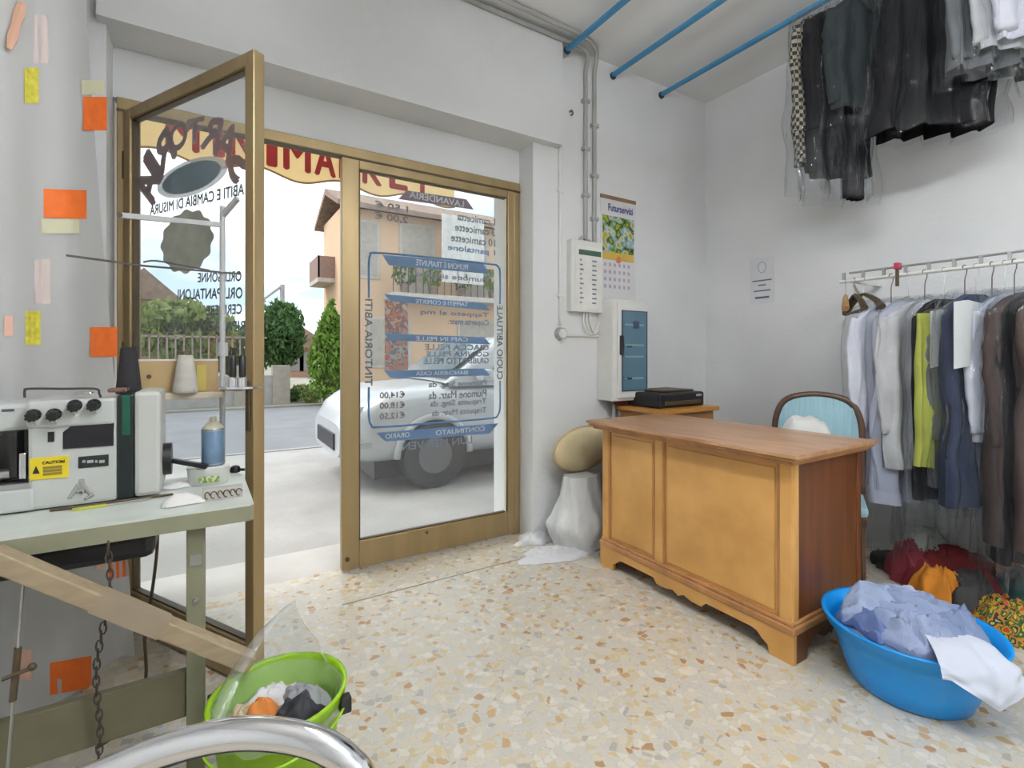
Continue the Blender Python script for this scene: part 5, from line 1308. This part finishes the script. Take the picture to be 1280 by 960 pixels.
# trees, hedge, walls and far houses
tp = on_z(352, 500, GZ + .02)
tr = thing('street_tree', tp, 'small round crowned tree across the road beside the garden wall', 'tree')
MB().tube(smooth_path([tp, tp + Vector((.02, 0, .5)), tp + Vector((-.02, .02, 1.2)), tp + Vector((.0, 0, 1.9))], 4), [.11] * 6 + [.07] * 7, 8).build('trunk', M_bark, tr, True)
cz_ = (HOR - 418) / F * (tp - EYE).dot(FW) + H
foliage('crown', (tp.x - .02, tp.y, cz_), .68, .6, .98, 2600, .10, M_lf, 5, tr)
hp_ = on_z(408, 506, GZ + .02)
hd = thing('garden_cypress', hp_, 'bright green pointed hedge tree beside the peach house', 'tree')
MB().cyl(hp_, hp_ + Vector((0, 0, 1.0)), .06, 8).build('trunk', M_bark, hd)
foliage('crown', hp_ + Vector((.1, 0, 1.35)), .62, .5, 1.35, 2600, .09, M_lf2, 6, hd, 'cone')
for k, (px, py, s_) in enumerate(((378, 500, .32), (366, 502, .25), (390, 503, .3))):
    p = on_z(px, py, GZ + .02)
    o = foliage('low_shrub', p + Vector((0, 0, s_ * .7)), s_, s_, s_ * .75, 350, .06, M_lf3 if k != 1 else M_lf, 30 + k)
    tag(o, ('yellowish low shrub at the foot of the street tree', 'small green shrub touching the garden wall', 'pale low shrub next to the cypress')[k], 'shrub', 'shrubs across the road')
gw = thing('garden_wall', on_z(338, 505, GZ), 'pale grey garden wall with two square pillars across the road', 'wall')
M_gw = pm('garden_render', (.38, .36, .34), .9, var=.1)
wp = on_z(345, 505, GZ + .02)
MB().box((wp.x - 5.2, wp.y, GZ), (wp.x, wp.y + .25, GZ + .75)).build('wall_run', M_gw, gw)
for dx in (0, -.85): MB().box((wp.x - .08 + dx, wp.y - .08, GZ), (wp.x + .32 + dx, wp.y + .32, GZ + 1.0)).build('pillar', pm('pillar_tan', (.38, .34, .28), .9), gw)
mm = MB()
for q in range(30): mm.box((wp.x - 5.1 + q * .165, wp.y + .1, GZ + .75), (wp.x - 5.07 + q * .165, wp.y + .13, GZ + 1.75))
mm.box((wp.x - 5.2, wp.y + .1, GZ + 1.68), (wp.x - .2, wp.y + .13, GZ + 1.72))
mm.build('railings', pm('railing_pink', (.36, .26, .23), .8), gw)
lpz = on_z(357, 500, GZ + .02)
sl = thing('street_lamp', (lpz.x + .15, lpz.y + 2.0, GZ), 'grey street lamp with a bent arm behind the street tree', 'street lamp')
b0 = Vector((lpz.x + .15, lpz.y + 2.0, GZ)); dpt = (b0 - EYE).dot(FW)
zt_ = H + (HOR - 356) / F * dpt
MB().tube([b0, Vector((b0.x, b0.y, zt_))], .07, 8).build('mast', M_grey, sl, True)
MB().tube([Vector((b0.x, b0.y, zt_ - .02)), Vector((b0.x - .55, b0.y - .1, zt_ - .5))], .045, 8).ball((b0.x - .6, b0.y - .1, zt_ - .55), .1, 1.5, .8, .6, 10, 8).build('arm', M_grey, sl, True)
def house(name, label, x0, x1, y, z, wall, roof, rh=1.2, windows=()):
    t = thing(name, ((x0 + x1) / 2, y, GZ), label, 'building')
    MB().box((x0, y, GZ), (x1, y + 6, z)).build('house_wall', wall, t)
    MB().prism([(-.4, 0), ((x1 - x0) / 2, rh), (x1 - x0 + .4, 0)], (1, 0, 0), (0, 0, 1), (0, 6.8, 0), (x0, y - .4, z)).build('roof', roof, t)
    for wx, wz in windows: MB().box((wx - .4, y - .03, wz), (wx + .4, y, wz + 1.1)).build('window', pm('far_window', (.30, .28, .28), .4), t)
M_h1 = pm('house_rose', (.46, .28, .21), .9); M_h2 = pm('house_sand', (.48, .37, .26), .9); M_h3 = pm('house_brick', (.38, .22, .16), .9)
p = on_z(383, 478, GZ)
def hx(px, y): return on_y(px, 440, y).x
house('far_house', 'small distant rose house between the street tree and the cypress', hx(360, 30), hx(392, 30), 30, 1.6, M_h1, M_tile, .9, ((hx(370, 30), .3), (hx(384, 30), .3)))
house('far_house', 'distant sand coloured house above the rose one', hx(352, 44), hx(398, 44), 44, 2.4, M_h2, M_tile, 1.2, ((hx(368, 44), 1.0), (hx(384, 44), 1.0)))
house('brick_house', 'reddish house with a shallow roof behind the garden railings', hx(150, 20), hx(212, 20), 20, 3.0, M_h3, M_tile, 1.0, ((hx(176, 20), 1.2), (hx(196, 20), 1.2)))
p = Vector((hx(228, 17), 17, 0))
o = thing('garden_bush', (p.x, p.y, GZ), 'wide light green bush behind the garden railings', 'bush')
MB().cyl((p.x, p.y, GZ), (p.x, p.y, 1.5), .08, 8).build('trunk', M_bark, o)
foliage('crown', (p.x, p.y, 1.9), 1.5, .9, .95, 2200, .15, M_lf3, 50, o)
p = Vector((hx(300, 19), 19, 0))
o = thing('garden_bush', (p.x, p.y, GZ), 'darker green bush between the railings and the street tree', 'bush')
MB().cyl((p.x, p.y, GZ), (p.x, p.y, 1.3), .08, 8).build('trunk', M_bark, o)
foliage('crown', (p.x, p.y, 1.35), 1.1, .9, .9, 1600, .14, M_lf, 51, o)
